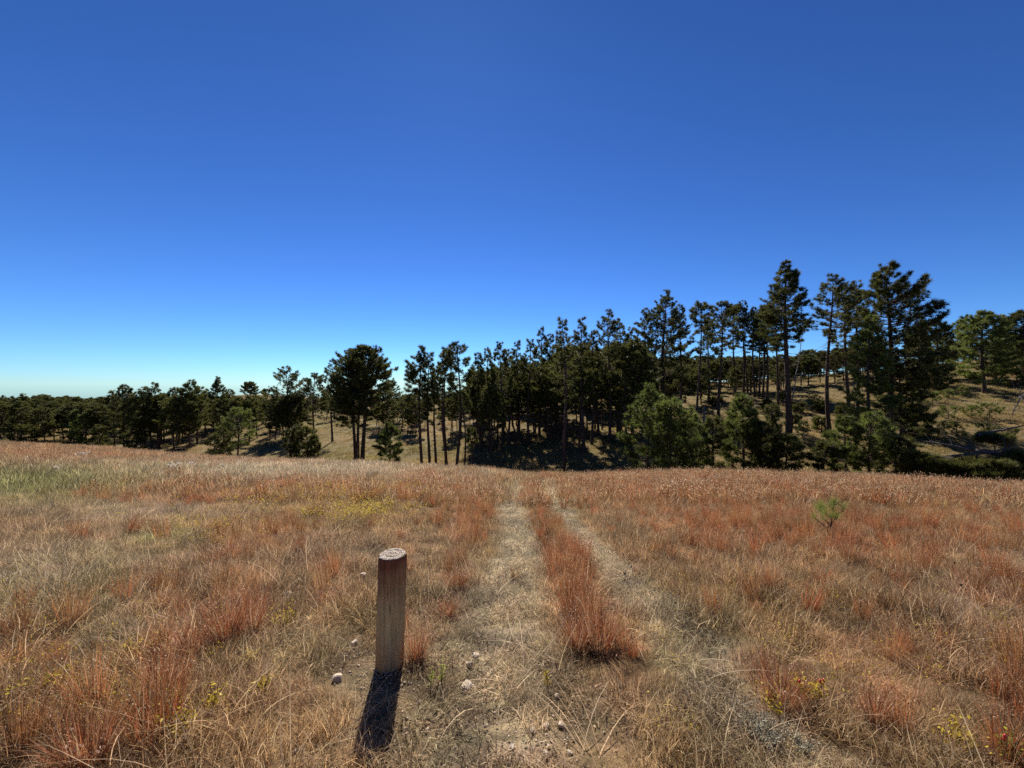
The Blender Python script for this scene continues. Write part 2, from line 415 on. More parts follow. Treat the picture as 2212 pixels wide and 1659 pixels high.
PC_tan = protos('tuft_dry', [mk_tan(10+i) for i in range(5)]+[mk_tan(20+i, 110, .15, .0042, (.10, .26), .8) for i in range(3)])
PC_path = protos('tuft_path', [mk_path(30+i) for i in range(4)])
PC_red = protos('tuft_red', [mk_red(40+i, nseed=80, ss=.009) for i in range(4)]+[mk_red(47, 150, .08, .0026, (.22, .46), 90, .4, .009)])
PC_straw = protos('tuft_straw', [mk_straw(50+i) for i in range(5)])
PC_tanF = protos('tuft_far_dry', [mk_tan(60+i, 120, .34, .011, (.12, .32), .6) for i in range(4)])
PC_redF = protos('tuft_far_red', [mk_red(70+i, 110, .24, .009, (.2, .46), 95, .35, .032) for i in range(4)])
PC_hill = protos('tuft_hill', [mk_tan(80+i, 110, .75, .020, (.18, .42), .65) for i in range(4)])
def scatter(name, pc, x, y, colr, scale, label, dz=0., r=rng, zs=None, tilt=.12, gi_=None):
    c, cnt = pc; n = len(x)
    z = ground(x, y)+dz
    me = bpy.data.meshes.new(name); me.vertices.add(n)
    me.vertices.foreach_set('co', np.stack([x, y, z], 1).astype(np.float32).ravel())
    def at(k, t, d, v):
        a = me.attributes.new(k, t, 'POINT'); a.data.foreach_set(d, np.ascontiguousarray(v).ravel())
    at('gcol', 'FLOAT_COLOR', 'color', np.concatenate([colr, np.ones((n, 1))], 1).astype(np.float32))
    at('grot', 'FLOAT_VECTOR', 'vector', np.stack([r.normal(0, tilt, n), r.normal(0, tilt, n), r.random(n)*6.283], 1).astype(np.float32))
    sc = np.stack([scale, scale, scale*(.75+.5*r.random(n)) if zs is None else scale*zs], 1)
    at('gscl', 'FLOAT_VECTOR', 'vector', sc.astype(np.float32))
    at('gidx', 'INT', 'value', (r.integers(0, cnt, n) if gi_ is None else gi_).astype(np.int32))
    o = link(name, me)
    ng = bpy.data.node_groups.new(name, 'GeometryNodeTree')
    ng.interface.new_socket('Geometry', in_out='INPUT', socket_type='NodeSocketGeometry')
    ng.interface.new_socket('Geometry', in_out='OUTPUT', socket_type='NodeSocketGeometry')
    N = ng.nodes; Lk = ng.links
    gi = N.new('NodeGroupInput'); go = N.new('NodeGroupOutput')
    ci = N.new('GeometryNodeCollectionInfo'); ci.inputs['Collection'].default_value = c
    ci.inputs['Separate Children'].default_value = True; ci.inputs['Reset Children'].default_value = True
    ip = N.new('GeometryNodeInstanceOnPoints'); ip.inputs['Pick Instance'].default_value = True
    def na(k, dt):
        q = N.new('GeometryNodeInputNamedAttribute'); q.data_type = dt; q.inputs['Name'].default_value = k
        return next(s for s in q.outputs if s.enabled and s.name == 'Attribute')
    er = N.new('FunctionNodeEulerToRotation'); Lk.new(na('grot', 'FLOAT_VECTOR'), er.inputs[0])
    Lk.new(gi.outputs[0], ip.inputs['Points']); Lk.new(ci.outputs[0], ip.inputs['Instance'])
    Lk.new(na('gidx', 'INT'), ip.inputs['Instance Index']); Lk.new(er.outputs[0], ip.inputs['Rotation'])
    Lk.new(na('gscl', 'FLOAT_VECTOR'), ip.inputs['Scale']); Lk.new(ip.outputs[0], go.inputs[0])
    md = o.modifiers.new('scatter', 'NODES'); md.node_group = ng
    return tag(o, label=label, cat='grass', kind='stuff')
def sample(y0, y1, dens, tmax=1.5, side=0.):
    """uniform points per m2 in a wedge between y0,y1"""
    w = tmax*y1+side; n = int(dens*(y1-y0)*2*w)
    y = rng.uniform(y0, y1, n); x = rng.uniform(-w, w, n)
    k = np.abs(x) < tmax*y+side
    return x[k], y[k]
def cat(*a): return [np.concatenate(q) for q in zip(*a)]
def sub(Z, k): return {a: b[k] for a, b in Z.items()}
POST = hit(841, 1437)
ROCKS = [
 (728, 1470, 26, 'squarish tan rock left of the post base'), (1007, 1488, 31, 'rounded rock with dark shaded face right of the post shadow'),
 (1026, 1421, 22, 'upper of two touching rocks right of the post base'), (1015, 1439, 20, 'lower of two touching rocks right of the post base'),
 (623, 1290, 24, 'pale angular rock in the grass left of the post'), (681, 1298, 14, 'small pale rock between angular rock and post'),
 (698, 1219, 18, 'pinkish rock behind a red tuft, farthest left of post top'), (785, 1246, 20, 'greyish rock just left of the post top'),
 (1107, 1617, 18, 'round pale rock low in the middle foreground'), (1215, 1571, 24, 'largest of the elongated pale stones lower right of the post'),
 (1180, 1573, 18, 'slim pale stone left beside the largest elongated stone'), (1151, 1581, 17, 'slim stone lying leftmost of the elongated stones'),
 (1230, 1628, 14, 'small stone at the bottom edge right of the round pale rock'), (1178, 1630, 14, 'dull stone at the bottom edge beside the round pale rock'),
 (1203, 1506, 13, 'small stone under the spiky yellow plant'), (1161, 1304, 11, 'upright pale stone on the right side of the path'),
 (1518, 1625, 18, 'grey stone low in the right foreground grass'), (766, 1392, 18, 'flat tan stone left of the post, half in litter'),
 (856, 1440, 11, 'pebble against the right foot of the post'), (835, 1456, 10, 'pebble in the post shadow'), (812, 1452, 9, 'pebble at the left rim of the post shadow'),
 (668, 1592, 14, 'flat pale stone low between yellow plant and post shadow'), (640, 1626, 14, 'pale stone at bottom left of the post shadow'),
 (960, 1455, 10, 'small pebble between the post foot and the rounded rock'), (905, 1520, 12, 'small pale stone right of the post shadow'),
 (880, 1553, 10, 'little stone close to the right side of the post shadow'), (1050, 1470, 9, 'little pebble right of the rounded shaded rock')]
near = cat(sample(-1.5, .9, 40, 1.5, 2), sample(.9, 4.2, 120, 1.5, 2.2), sample(4.2, 7.5, 85, 1.5, 2.), sample(7.5, 12, 50, 1.5, 2.))
x, y = near
k = (np.hypot(x-POST[0], y-POST[1]) > .10)
for (u, v, w, lb) in ROCKS:
    px, py, _ = hit(u, v); rr = .7*w/F*py+.03
    k &= (np.hypot(x-px, y-py+.6*rr) > rr*1.2)
x, y = x[k], y[k]
Z = zones(x, y); k = rng.random(len(x)) > .22*np.clip(blobs(Z['u'], Z['v'], BARE)-Z['path'], 0, 1)
x, y = x[k], y[k]; Z = sub(Z, k); n = len(x); q = rng.random(n)
isbare = q < Z['bare']*.97
q2 = rng.random(n)
isred = (~isbare) & (q2 < np.clip(Z['red'], 0, 1)**1.3*np.where(Z['u'] < 750, .25, .42))
thin = rng.random(n) < (.35+.65*np.clip((y-2)/4, 0, 1)+.6*(Z['u'] < 700)+.3*(Z['u'] > 1400))
istan = (~isbare) & (~isred)
# tan clumps are shorter near the bare part
def put(name, pc, k, scl, label, cm=1., **kw):
    Zk = sub(Z, k); nn = int(k.sum())
    scatter(name, pc, x[k], y[k], grass_color(Zk, nn, rng)*cm, scl(Zk, nn), label, **kw)
put('meadow_grass', PC_tan, istan & thin, lambda Zk, nn: (.55+.6*rng.random(nn))*(1-.5*Zk['bare'])*(.35+1.1*Zk['n2']), 'tangled dry tan and olive grass covering the near meadow')
put('trodden_litter', PC_path, isbare, lambda Zk, nn: (.7+.6*rng.random(nn)), 'short trodden dry grass and litter on the two-track path and around the post')
def redcol(nn, r=rng):
    f = r.random((nn, 1))
    return (np.array([[.39, .12, .045]])*f+np.array([[.35, .19, .075]])*(1-f))*(.65+.7*r.random((nn, 1)))
def put_red(name, pc, k, scl, label):
    nn = int(k.sum())
    scatter(name, pc, x[k], y[k], redcol(nn), scl(nn), label)
put_red('red_bunchgrass', PC_red, isred, lambda nn: .5+.5*rng.random(nn), 'russet red bunchgrass growing in drifts through the near meadow')
ks = rng.random(n) < .04
put('straw_strands', PC_straw, ks, lambda Zk, nn: .5+.7*rng.random(nn), 'long pale bent straw strands lying through the grass', 1.25)
# middle and far meadow up to the crest
x, y = cat(sample(12, 18, 16, 1.5, 4), sample(18, 30, 9, 1.5, 4), sample(30, 52, 4.5, 1.5))
u = CU+F*x/y; k = y < col(np.clip(u, -400, 2600), 1)+3; x, y = x[k], y[k]
x2, y2 = sample(9, 12, 12, 1.5, 3); x = np.concatenate([x, x2]); y = np.concatenate([y, y2])
Z = zones(x, y); n = len(x); q = rng.random(n)
isb = q < Z['path']*.9; isr = (~isb) & (rng.random(n) < (.03+np.clip(Z['red'], 0, 1)**1.2*.6)*np.where(Z['u'] < 850, .4, 1))
put('far_meadow_grass', PC_tanF, (~isb) & (~isr), lambda Zk, nn: (.7+.6*rng.random(nn))*(1+.012*np.maximum(0, y[(~isb) & (~isr)]-15)), 'fine dry grass covering the meadow out to its crest')
put_red('far_red_bunchgrass', PC_redF, isr, lambda nn: .6+.5*rng.random(nn), 'russet bunchgrass with pale seed heads towards the meadow crest')
# hillsides beyond
xa, ya = cat(sample(19, 60, 2.8, 1.5), sample(60, 110, .9, 1.5), sample(110, 235, .22, 1.5))
u = np.clip(CU+F*xa/ya, -400, 2600); k = ya > col(u, 1)+2; xa, ya = xa[k], ya[k]; n = len(xa)
hn = fbm(xa*.15, ya*.15+50)[:, None]; h2 = fbm(xa*.5, ya*.5+50)[:, None]
hc = (np.array([[.25, .22, .05]])*(1-hn)+np.array([[.37, .235, .09]])*hn)*(.35+1.2*h2)*(.8+.4*rng.random((n, 1)))
far = np.clip((ya-60)/100, 0, 1)
scatter('hillside_grass', PC_hill, xa, ya, hc, (.55+.5*rng.random(n))*(1+far*1.2), 'sparse golden grass on the hillside beneath the pines', zs=.8-.3*far)
# ------------------------------------------------------------------ trees
def tufts(g, P, D, L, w, k, r, shade=None, spread=1.0):
    n = len(P)
    d = D[:, None, :]+r.normal(0, .75*spread, (n, k, 3)); d /= np.linalg.norm(d, axis=2)[..., None]
    d = d.reshape(-1, 3); P2 = np.repeat(P, k, 0)+d*.02
    e = r.normal(0, 1, d.shape); e -= d*(e*d).sum(1)[:, None]; e /= np.linalg.norm(e, axis=1)[:, None]
    LL = (np.repeat(L, k)*(.65+.5*r.random(n*k)))[:, None]
    V = np.stack([P2-e*w*.5, P2+e*w*.5, P2+d*LL+np.array([0, 0, .02])], 1).reshape(-1, 3)
    T = np.arange(n*k*3).reshape(-1, 3)
    s = np.repeat(np.clip((shade if shade is not None else r.random(n))+r.normal(0, .08, n), 0, 1), k*3)
    g.add(V, None, T, s)
def make_tree(seed, H=14., Rc=2.6, cb=.35, top=.5, peak=.35, nb=75, tl=.26, tw=.034, tk=20, asym=0., bend=0., lean=0., dens=1., tr=None, dead=.5, droop=.1, stems=1, needle=None, bark=None, spread=1., up=.28):
    """peak: where along the crown it is widest; top: width left at the very top (0 pointed .. 1 flat dome)"""
    r = np.random.default_rng(seed); gt = Geo(); gc = Geo()
    tr = tr or (.009*H+.05)
    ph = r.random()*6.28
    def axis(s, st=0):
        s = np.asarray(s, float)
        a = st*2.1+ph
        off = 0 if st == 0 else .5*np.minimum(1, s*3)
        return np.stack([lean*H*s+bend*H*np.sin(s*3.0)*np.cos(ph)+off*np.cos(a)+.012*H*np.sin(5*s+ph), bend*H*np.sin(s*3)*np.sin(ph)+off*np.sin(a)+.01*H*np.sin(4*s+ph*2), s*H], -1)
    ss = np.linspace(0, 1, 14)
    P = axis(ss); P[0, 2] -= .4
    rr = tr*(1-ss)**.8*1.0+.012; rr[0] *= 1.25
    gt.tube(P, rr, 9)
    for st in range(1, stems):
        P = axis(ss*(.8+.15*r.random()), st); P[0, 2] -= .4; P[:, :2] += r.normal(0, .35, 2)*np.array([1, 1])
        gt.tube(P, rr*.8, 8)
    # dead lower limbs
    nd = int(26*dead)
    for q in range(nd):
        s = r.uniform(min(.12, cb) if cb < .35 else cb-.3, cb+.08); a = r.random()*6.28; L = Rc*r.uniform(.25, .75)
        p0 = axis(s); d = np.array([np.cos(a), np.sin(a), r.uniform(-.35, .2)])
        t = np.linspace(0, 1, 4)[:, None]
        PP = p0+d*L*t+np.array([0, 0, -.15*L])*t**2+r.normal(0, .04*L, (4, 3))*t
        gt.tube(PP, np.linspace(.028, .006, 4), 4)
    TP = []; TD = []; TS = []
    for q in range(nb):
        f = (q+r.random())/nb; f = f**.8
        s = cb+(1-cb)*f*.985
        prof = (np.sin(np.pi/2*min(1, (f+.12)/(peak+.12)))**.8) if f < peak else (1-(1-top)*((f-peak)/(1-peak))**1.3)*(1-.8*max(0, (f-.68)/.32)**1.7)
        a = r.random()*6.28; L = max(.35, Rc*prof*r.uniform(.62, 1.12)*(1+asym*np.cos(a)))
        el = -droop+(.75+droop)*f**1.2+r.normal(0, .12)
        p0 = axis(s); dh = np.array([np.cos(a), np.sin(a), 0])
        t = np.linspace(0, 1, 6)
        lift = np.sin(el)*L*t*(1-.5*max(0, f-.75)/.25)+up*(1-.6*max(0, f-.7)/.3)*.35*L*t**2.2-.12*L*np.sin(t*np.pi)*.6
        PP = p0+dh*(np.cos(el)*L*t)[:, None]; PP[:, 2] += lift
        side = np.array([-np.sin(a), np.cos(a), 0]); PP += side*(r.normal(0, .12)*L*t**2)[:, None]
        br = max(.010, .020*L**.9)*(1-.0*f)
        gt.tube(PP, np.linspace(br, .006, 6), 4, cap=False)
        nt_ = max(3, int(dens*L*8.8))
        tt = r.uniform(.28, 1., nt_)**.75
        tt[:2] = [1., .92]
        ix = np.clip(tt*5, 0, 4.999); i0 = ix.astype(int); fr = (ix-i0)[:, None]
        B = PP[i0]*(1-fr)+PP[i0+1]*fr
        sl = (L*.30*(1.15-tt)+.10)*r.uniform(.4, 1.2, nt_)
        sg = r.choice([-1., 1.], nt_)
        sd = side[None, :]*sg[:, None]*r.uniform(.4, 1., nt_)[:, None]+dh[None, :]*.6+np.array([0, 0, 1.])[None, :]*r.uniform(-.15, .65, nt_)[:, None]
        sd /= np.linalg.norm(sd, axis=1)[:, None]
        E = B+sd*sl[:, None]
        # sub twigs
        for w_ in range(0, nt_, 2):
            gt.tube(np.stack([B[w_], E[w_]]), [.008, .005], 3, cap=False)
        D = sd*.7+dh*.3+np.array([0, 0, .55]); D /= np.linalg.norm(D, axis=1)[:, None]
        TP.append(E); TD.append(D); TS.append(np.clip(.25+.45*r.random()+.2*r.normal(0, 1, nt_), 0, 1))
    TP = np.concatenate(TP); TD = np.concatenate(TD); TS = np.concatenate(TS)
    tufts(gc, TP, TD, np.full(len(TP), tl)*r.uniform(.8, 1.2, len(TP)), tw, tk, r, TS, spread)
    mt = gt.mesh('trunk', [bark or M_bark], True); mc = gc.mesh('crown', [needle or M_needle], False)
    return mt, mc, H
def place_tree(pr, name, x, y, H, label, group=None, rz=0., sx=None, category='pine tree'):
    mt, mc, H0 = pr; s = H/H0
    e = empty(name, (x, y, gz(x, y)), rz, label=label, cat=category, group=group)
    e.scale = (s*(sx or 1), s*(sx or 1), s)
    a = link('trunk', mt, e); b = link('crown', mc, e)
    return e
def spec(u, vt, vb, y=None):
    if y is None: x, y, z = hit(u, vb, True)
    else: x = (u-CU)/F*y
    H = (EYE-(vt-CV)/F*y-gz(x, y))*(1.02 if u > 560 else 1.05)
    return x, y, H
seedc = [1000]
def hero(u, vt, vb, hw, label, cbv=None, y=None, name='pine_tree', category='pine tree', group=None, **k):
    x, y, H = spec(u, vt, vb, y)
    seedc[0] += 1
    Rc = (1.12 if k.get('tl') == .42 else 1.32)*hw/F*y
    cb = .35 if cbv is None else max(.03, min(.9, 1-(cbv+20-vt)/(H/y*F)))
    nb = k.pop('nb', int(34+26*(1-cb)*min(1.6, H/9)*1.6))
    k.setdefault('tl', .27); 
    pr = make_tree(seedc[0], H=H, Rc=Rc, cb=cb, nb=nb, **k)
    e = place_tree(pr, name, x, y, H, label, group, 0.)
    print('TREE %-16s u=%d y=%.1f H=%.1f R=%.1f tris=%d' % (name, u, y, H, Rc, len(pr[1].polygons)))
    return e
FAR = dict(tw=.07, tk=15, tl=.42)
MID = dict(tw=.038, tk=27, tl=.33)
# --- left side, foreground of the far bank
hero(47, 922, 958, 27, 'low round green pine bush at the far left edge of the stand', 955, top=.5, peak=.4, name='pine_bush', nb=60, dead=0, **FAR)
hero(160, 890, 963, 18, 'mid green conical pine left of its rounder twin in the far left stand', 950, top=.15, peak=.25, needle=M_needle_y, **FAR)
hero(186, 897, 966, 21, 'rounded mid green pine standing right of the conical one at left', 955, top=.5, peak=.35, needle=M_needle_y, **FAR)
hero(214, 922, 968, 12, 'small thin pine at the right end of the far left stand', 945, top=.3, dens=.7, **FAR)
hero(245, 850, 974, 18, 'tall dark pine at the left end of the dense dark clump', 950, top=.5, **FAR)
hero(268, 838, 976, 22, 'tallest flat topped dark pine left in the dense dark clump', 940, top=.7, peak=.5, stems=2, **FAR)
hero(292, 858, 977, 22, 'dark pine with low branches in the heart of the dense clump', 965, top=.4, **FAR)
hero(312, 842, 975, 24, 'broad dark pine in the dense clump with a domed top', 945, top=.6, stems=2, **FAR)
hero(338, 834, 972, 20, 'narrow peaked dark pine right in the dense dark clump', 930, top=.3, **FAR)
hero(352, 855, 960, 17, 'slim dark pine at the right end of the dense clump', 915, top=.5, **FAR)
hero(372, 843, 945, 14, 'slender pine with tufted top left of the paired trunks', 900, top=.6, **FAR)
hero(411, 828, 969, 26, 'broad topped pine with thick trunk standing forward on the shaded slope', 925, top=.6, peak=.45, **FAR)
hero(428, 842, 958, 20, 'pine with rounded crown close behind the thick trunked one', 915, top=.6, **FAR)
hero(444, 846, 940, 15, 'slim pine on the slope left of the dense peaked pine', 900, top=.4, **FAR)
hero(470, 820, 937, 24, 'dense peaked dark pine standing highest in the left half stand', 912, top=.25, peak=.3, dens=1.3, **FAR)
hero(497, 846, 925, 14, 'small pine on the slope right of the dense peaked pine', 890, top=.5, **FAR)
hero(513, 888, 989, 27, 'open young pine with bare lower trunk in front at left', 955, top=.55, peak=.4, dens=.75, needle=M_needle_y, dead=1, y=54, **MID)
hero(482, 928, 986, 16, 'small bushy pine just left of the open young pine', 978, top=.4, dead=.3, y=56, **MID)
hero(464, 940, 984, 14, 'smallest bushy pine on the left flank of the open young pine', 978, top=.4, dead=.2, y=57, **MID)
hero(541, 826, 856, 15, 'lone pine on the bald hilltop at the skyline', 854, top=.2, peak=.25, y=228, nb=90, dead=0, tw=.12, tk=14, tl=.6)
hero(575, 842, 857, 8, 'small round pine beside the lone pine on the bald hilltop', 855, top=.5, y=232, nb=40, dead=0, tw=.12, tk=14, tl=.6)
hero(621, 794, 949, 36, 'open layered pine with wide tiers left of the big domed pine', 925, top=.55, peak=.5, dens=.8, dead=1, **MID)
hero(678, 809, 948, 26, 'rounded pine with slim trunk between the layered pine and the bare trunked pine', 900, top=.65, peak=.45, **MID)
hero(717, 783, 955, 19, 'narrow crowned pine with long bare trunk beside the domed pine', 880, top=.6, dens=.8, **MID)
hero(626, 932, 993, 13, 'leftmost little pine of the low clump before the layered pine', 985, top=.4, dead=.2, y=47, **MID)
hero(646, 920, 993, 18, 'tallest little pine in the low clump before the layered pine', 982, top=.45, dead=.2, y=47.5, **MID)
hero(664, 925, 993, 17, 'bushy little pine right of the tallest in the low clump', 975, top=.45, dead=.4, y=47, **MID)
hero(678, 946, 993, 8, 'stubby little pine at the right end of the low clump', 972, top=.6, dead=.2, y=48, **MID)
hero(786, 754, 990, 50, 'big dark dome crowned pine rising highest in the left half', 885, top=.62, peak=.35, dens=1.25, nb=150, tr=.28, dead=1, y=50, **MID)
hero(765, 772, 988, 40, 'dark pine filling the left shoulder of the big domed pine', 900, top=.6, peak=.4, dens=1.1, nb=110, tr=.22, dead=1, y=51, **MID)
hero(775, 790, 985, 42, 'dark pine crowded behind the trunks of the big domed pine', 910, top=.5, peak=.3, nb=90, tr=.22, dead=1, y=53, **MID)
hero(835, 803, 918, 23, 'lighter pine behind the right flank of the big domed pine', 890, top=.4, dens=.8, **MID)
hero(842, 918, 993, 23, 'small dense cone shaped young pine right of the big domed pine', 985, top=.3, peak=.3, needle=M_needle_y, dead=0, dens=1.3, nb=70, y=46, **MID)
hero(868, 870, 930, 18, 'thin pale sapling pine on the slope behind the cone shaped young pine', 905, top=.6, dens=.4, dead=1, **MID)
# --- centre
hero(909, 753, 1000, 25, 'peaked dark pine with side branches reaching out left of centre', 900, top=.25, peak=.4, y=44, nb=100, dens=1.1, asym=-.3, **MID)
hero(926, 768, 1000, 16, 'narrow dark pine tight against the right of the peaked pine', 880, top=.3, y=45, **MID)
hero(940, 800, 1000, 18, 'shorter dark pine with low dead limbs right of the narrow pine', 905, top=.5, y=46, dead=1.5, **MID)
hero(962, 759, 1000, 21, 'slim twin trunk pine left of the round topped pine at centre', 865, top=.45, y=44, stems=2, **MID)
hero(988, 747, 1002, 29, 'round topped pine with curving trunk left of centre', 850, top=.7, peak=.55, y=42, bend=.02, dens=.9, **MID)
hero(1005, 850, 1004, 12, 'thin bent pine whose lower trunk slants across a grassy gap', 880, top=.6, y=41, bend=.05, lean=-.06, dens=.5, tr=.11, dead=1.5, **MID)
hero(1020, 930, 1004, 8, 'short dark shaggy young pine by the thin bent pine', 950, top=.5, y=41, dead=1.5, dens=.7, **MID)
hero(1037, 766, 975, 18, 'pine with leaning lower trunk left of the straight central pine', 880, top=.45, lean=-.03, **MID)
hero(1055, 758, 975, 17, 'narrow pine just left of the straight central pine', 870, top=.3, **MID)
hero(1083, 744, 977, 26, 'straight full pine with thick trunk at the centre of the row', 900, top=.3, peak=.4, dens=1.1, **MID)
hero(1100, 760, 960, 16, 'narrow pine half hidden right of the straight full pine', 880, top=.4, **MID)
hero(1119, 741, 953, 18, 'slim pine casting a long trunk shadow down the bank', 870, top=.35, **MID)
hero(1143, 738, 958, 19, 'pine with long clean trunk above the striped shadows', 865, top=.5, **MID)
hero(1168, 711, 940, 22, 'tall spire pine where the row begins to rise right of centre', 860, top=.2, **MID)
hero(1189, 726, 945, 18, 'pine tucked right of the tall spire pine', 865, top=.4, **MID)
hero(1204, 735, 935, 14, 'slim pine in the gap between two taller spires', 855, top=.5, **MID)
hero(1222, 694, 985, 22, 'tall pointed pine with leaning trunk right of centre', 860, top=.2, lean=-.02, y=40, **MID)
hero(1257, 691, 978, 24, 'tall pine with thick straight trunk left of the three humped crown', 870, top=.35, tr=.24, **MID)
hero(1280, 720, 960, 16, 'narrow pine between two tall crowns right of centre', 850, top=.4, **MID)
hero(1316, 677, 957, 30, 'tall broad headed pine with one long low limb', 850, top=.55, peak=.5, dens=.9, **MID)
hero(1340, 694, 940, 17, 'slim pine under the right shoulder of the broad headed pine', 840, top=.4, **MID)
hero(1366, 713, 930, 20, 'lower pine in the notch before the big shaggy pine', 840, top=.5, **MID)
hero(1352, 760, 960, 22, 'shaggy lower pine filling the notch behind the gully bushes', 900, top=.5, **MID)
hero(1395, 672, 905, 26, 'pine joined to the left of the big shaggy pine', 840, top=.5, dens=.9, **MID)
hero(1436, 632, 900, 44, 'big shaggy pine rising above the two gully bushes', 835, top=.35, peak=.35, nb=130, dens=1.05, stems=2, **MID)
hero(1470, 661, 890, 26, 'pine joined to the right of the big shaggy pine', 830, top=.5, **MID)
hero(1510, 662, 922, 15, 'thin long bare trunk pine with small top tuft', 712, top=.8, peak=.6, y=40, bend=.008, tr=.15, dead=.6, **MID)
hero(1556, 656, 906, 28, 'round headed pine right of the thin bare trunk pine', 755, top=.6, peak=.5, **MID)
hero(1530, 700, 868, 18, 'small headed pine behind and between two bare trunks', 765, top=.6, **MID)
hero(1585, 662, 856, 22, 'round headed pine with pale broken limbs, left of a close pair', 740, top=.7, peak=.5, dead=1.8, **MID)
hero(1606, 655, 856, 20, 'forked pine with pale broken limbs, right of a close pair', 740, top=.7, dead=1.8, stems=2, **MID)
hero(1629, 668, 858, 17, 'first of four close slender trunks left of the giant peaked pine', 745, top=.6, **MID)
hero(1640, 690, 856, 14, 'second of four close slender trunks left of the giant peaked pine', 755, top=.5, **MID)
hero(1649, 672, 858, 17, 'third of four close slender trunks left of the giant peaked pine', 745, top=.6, **MID)
hero(1657, 660, 862, 20, 'last of four close slender trunks, nearest the giant peaked pine', 750, top=.6, **MID)
hero(1678, 645, 885, 26, 'pine tight against the left side of the giant peaked pine', 745, top=.5, tr=.17, **MID)
hero(1699, 572, 950, 37, 'giant peaked pine, tallest in the whole row', 745, top=.22, peak=.33, nb=150, dens=1.0, tr=.34, dead=1.6, spread=.9, **MID)
hero(1793, 601, 942, 32, 'tall pine with bare trunk and ragged crown right of the sky gap', 732, top=.4, peak=.4, dens=.9, tr=.22, dead=1.6, **MID)
hero(1829, 617, 914, 28, 'flat topped pine left of the great spreading pine', 760, top=.7, peak=.5, dead=1.6, **MID)
hero(1852, 612, 905, 24, 'pine merging into the left of the great spreading pine', 780, top=.6, **MID)
hero(1918, 577, 985, 54, 'great spreading pine with long right hand branches', 905, top=.6, peak=.45, asym=.34, nb=190, dens=1.05, y=35, tr=.30, up=.3, droop=.15, **MID)
hero(1880, 690, 975, 36, 'lower olive tinted pine in front of the great spreading pine', 930, top=.4, peak=.35, y=34, nb=110, needle=M_needle_y, **MID)
hero(1945, 760, 970, 34, 'dark drooping pine low at the right foot of the great spreading pine', 960, top=.5, peak=.35, y=36, nb=100, **MID)
# --- right, on the hill
hero(1997, 784, 849, 30, 'small olive pine standing on the sunny slope', 838, top=.3, peak=.3, nb=70, **MID)
hero(1985, 712, 835, 22, 'dark domed pine between the great pine and the hill stand', 820, top=.6, **FAR)
hero(2025, 692, 822, 27, 'dark round pine at the left of the hilltop stand', 805, top=.65, peak=.5, nb=100, **FAR)
hero(2038, 732, 812, 24, 'smaller pine in front of the dark round hilltop pine', 790, top=.5, needle=M_needle_y, **FAR)
hero(2082, 686, 805, 18, 'pine on the skyline left of the broad green hill pine', 770, top=.6, **FAR)
hero(2124, 675, 850, 38, 'broad full green pine with short thick trunk on the hill', 815, top=.5, peak=.4, nb=150, dens=1.15, tr=.22, needle=M_needle_y, **MID)
hero(2165, 684, 805, 19, 'dark pine close behind the right of the broad green pine', 775, top=.6, **FAR)
hero(2212, 675, 808, 38, 'large dark pine cut by the right edge of the view', 780, top=.6, peak=.45, nb=120, **FAR)
hero(2196, 775, 836, 26, 'lower dark pine beneath the large pine at the right edge', 815, top=.5, **FAR)
hero(2152, 740, 822, 16, 'small pine peeping out right of the broad green pine', 800, top=.5, **FAR)
# --- young pines along the gully
YN = dict(needle=M_needle_y, tw=.036, tk=24, tl=.36, spread=.7)
hero(1402, 838, 1010, 40, 'left peak of the tall light green young pines in the gully', 1003, top=.3, peak=.25, nb=90, dead=0, dens=.85, up=.9, y=33, **YN)
hero(1447, 868, 1012, 44, 'widest light green young pine in the gully, right of the peak', 1005, top=.45, peak=.35, nb=110, dead=0, dens=.8, up=.9, y=31, **YN)
hero(1492, 905, 1012, 26, 'smaller young pine on the right flank of the widest one', 1005, top=.5, nb=70, dead=0, y=32, **YN)
hero(1540, 908, 1015, 25, 'dark young pine in the gully between two green bushes', 1008, top=.4, nb=70, dead=.3, y=32, **MID)
hero(1605, 858, 1015, 36, 'tall green young pine in the gully left of the giant trunk', 1008, top=.4, peak=.35, nb=110, dead=0, y=32, **YN)
hero(1640, 915, 1018, 30, 'dark low pine bush at the foot of the giant peaked pine', 1010, top=.6, nb=80, dead=.2, y=31, **MID)
hero(1668, 880, 1018, 20, 'dark narrow young pine left of the giant trunk', 1010, top=.3, nb=70, dead=.2, y=33, **MID)
hero(1700, 945, 1020, 26, 'low dark pine bush right under the giant trunk', 1015, top=.6, nb=60, dead=.2, y=30, **MID)
hero(1826, 906, 1025, 30, 'open dark young pine in the gully below the ragged crown pine', 1012, top=.35, nb=80, dead=.3, y=29.5, needle=M_needle_y, dens=.8, **MID)
hero(1880, 898, 1030, 33, 'open green young pine with upright shoots below the great pine', 1015, top=.3, nb=80, dead=.3, y=29, dens=.75, up=.9, **YN)
hero(1780, 960, 1022, 22, 'low bushy pine between the giant trunk and open young pine', 1015, top=.6, nb=50, dead=0, y=29, **MID)
hero(1935, 950, 1032, 30, 'low dark pine bush right of the open green young pine', 1022, top=.6, nb=60, dead=0, y=28.5, **MID)
for q, (u, vt, vb) in enumerate([(1660, 868, 890), (1690, 852, 868), (1722, 872, 892), (1770, 870, 890), (1775, 905, 935), (1822, 880, 905), (1862, 905, 930), (1712, 898, 925), (1965, 895, 925), (1545, 862, 878)]):  # low bushes, more of them added to darken the slope like tree shade
    hero(u, vt, vb, 11, 'low dark young pine scattered in the shade of the slope behind the giant pine', vb-1, name='pine_bush', category='pine bush', group='low dark young pines on the shaded slope', top=.8, nb=34, dead=0, dens=1.2, **MID)
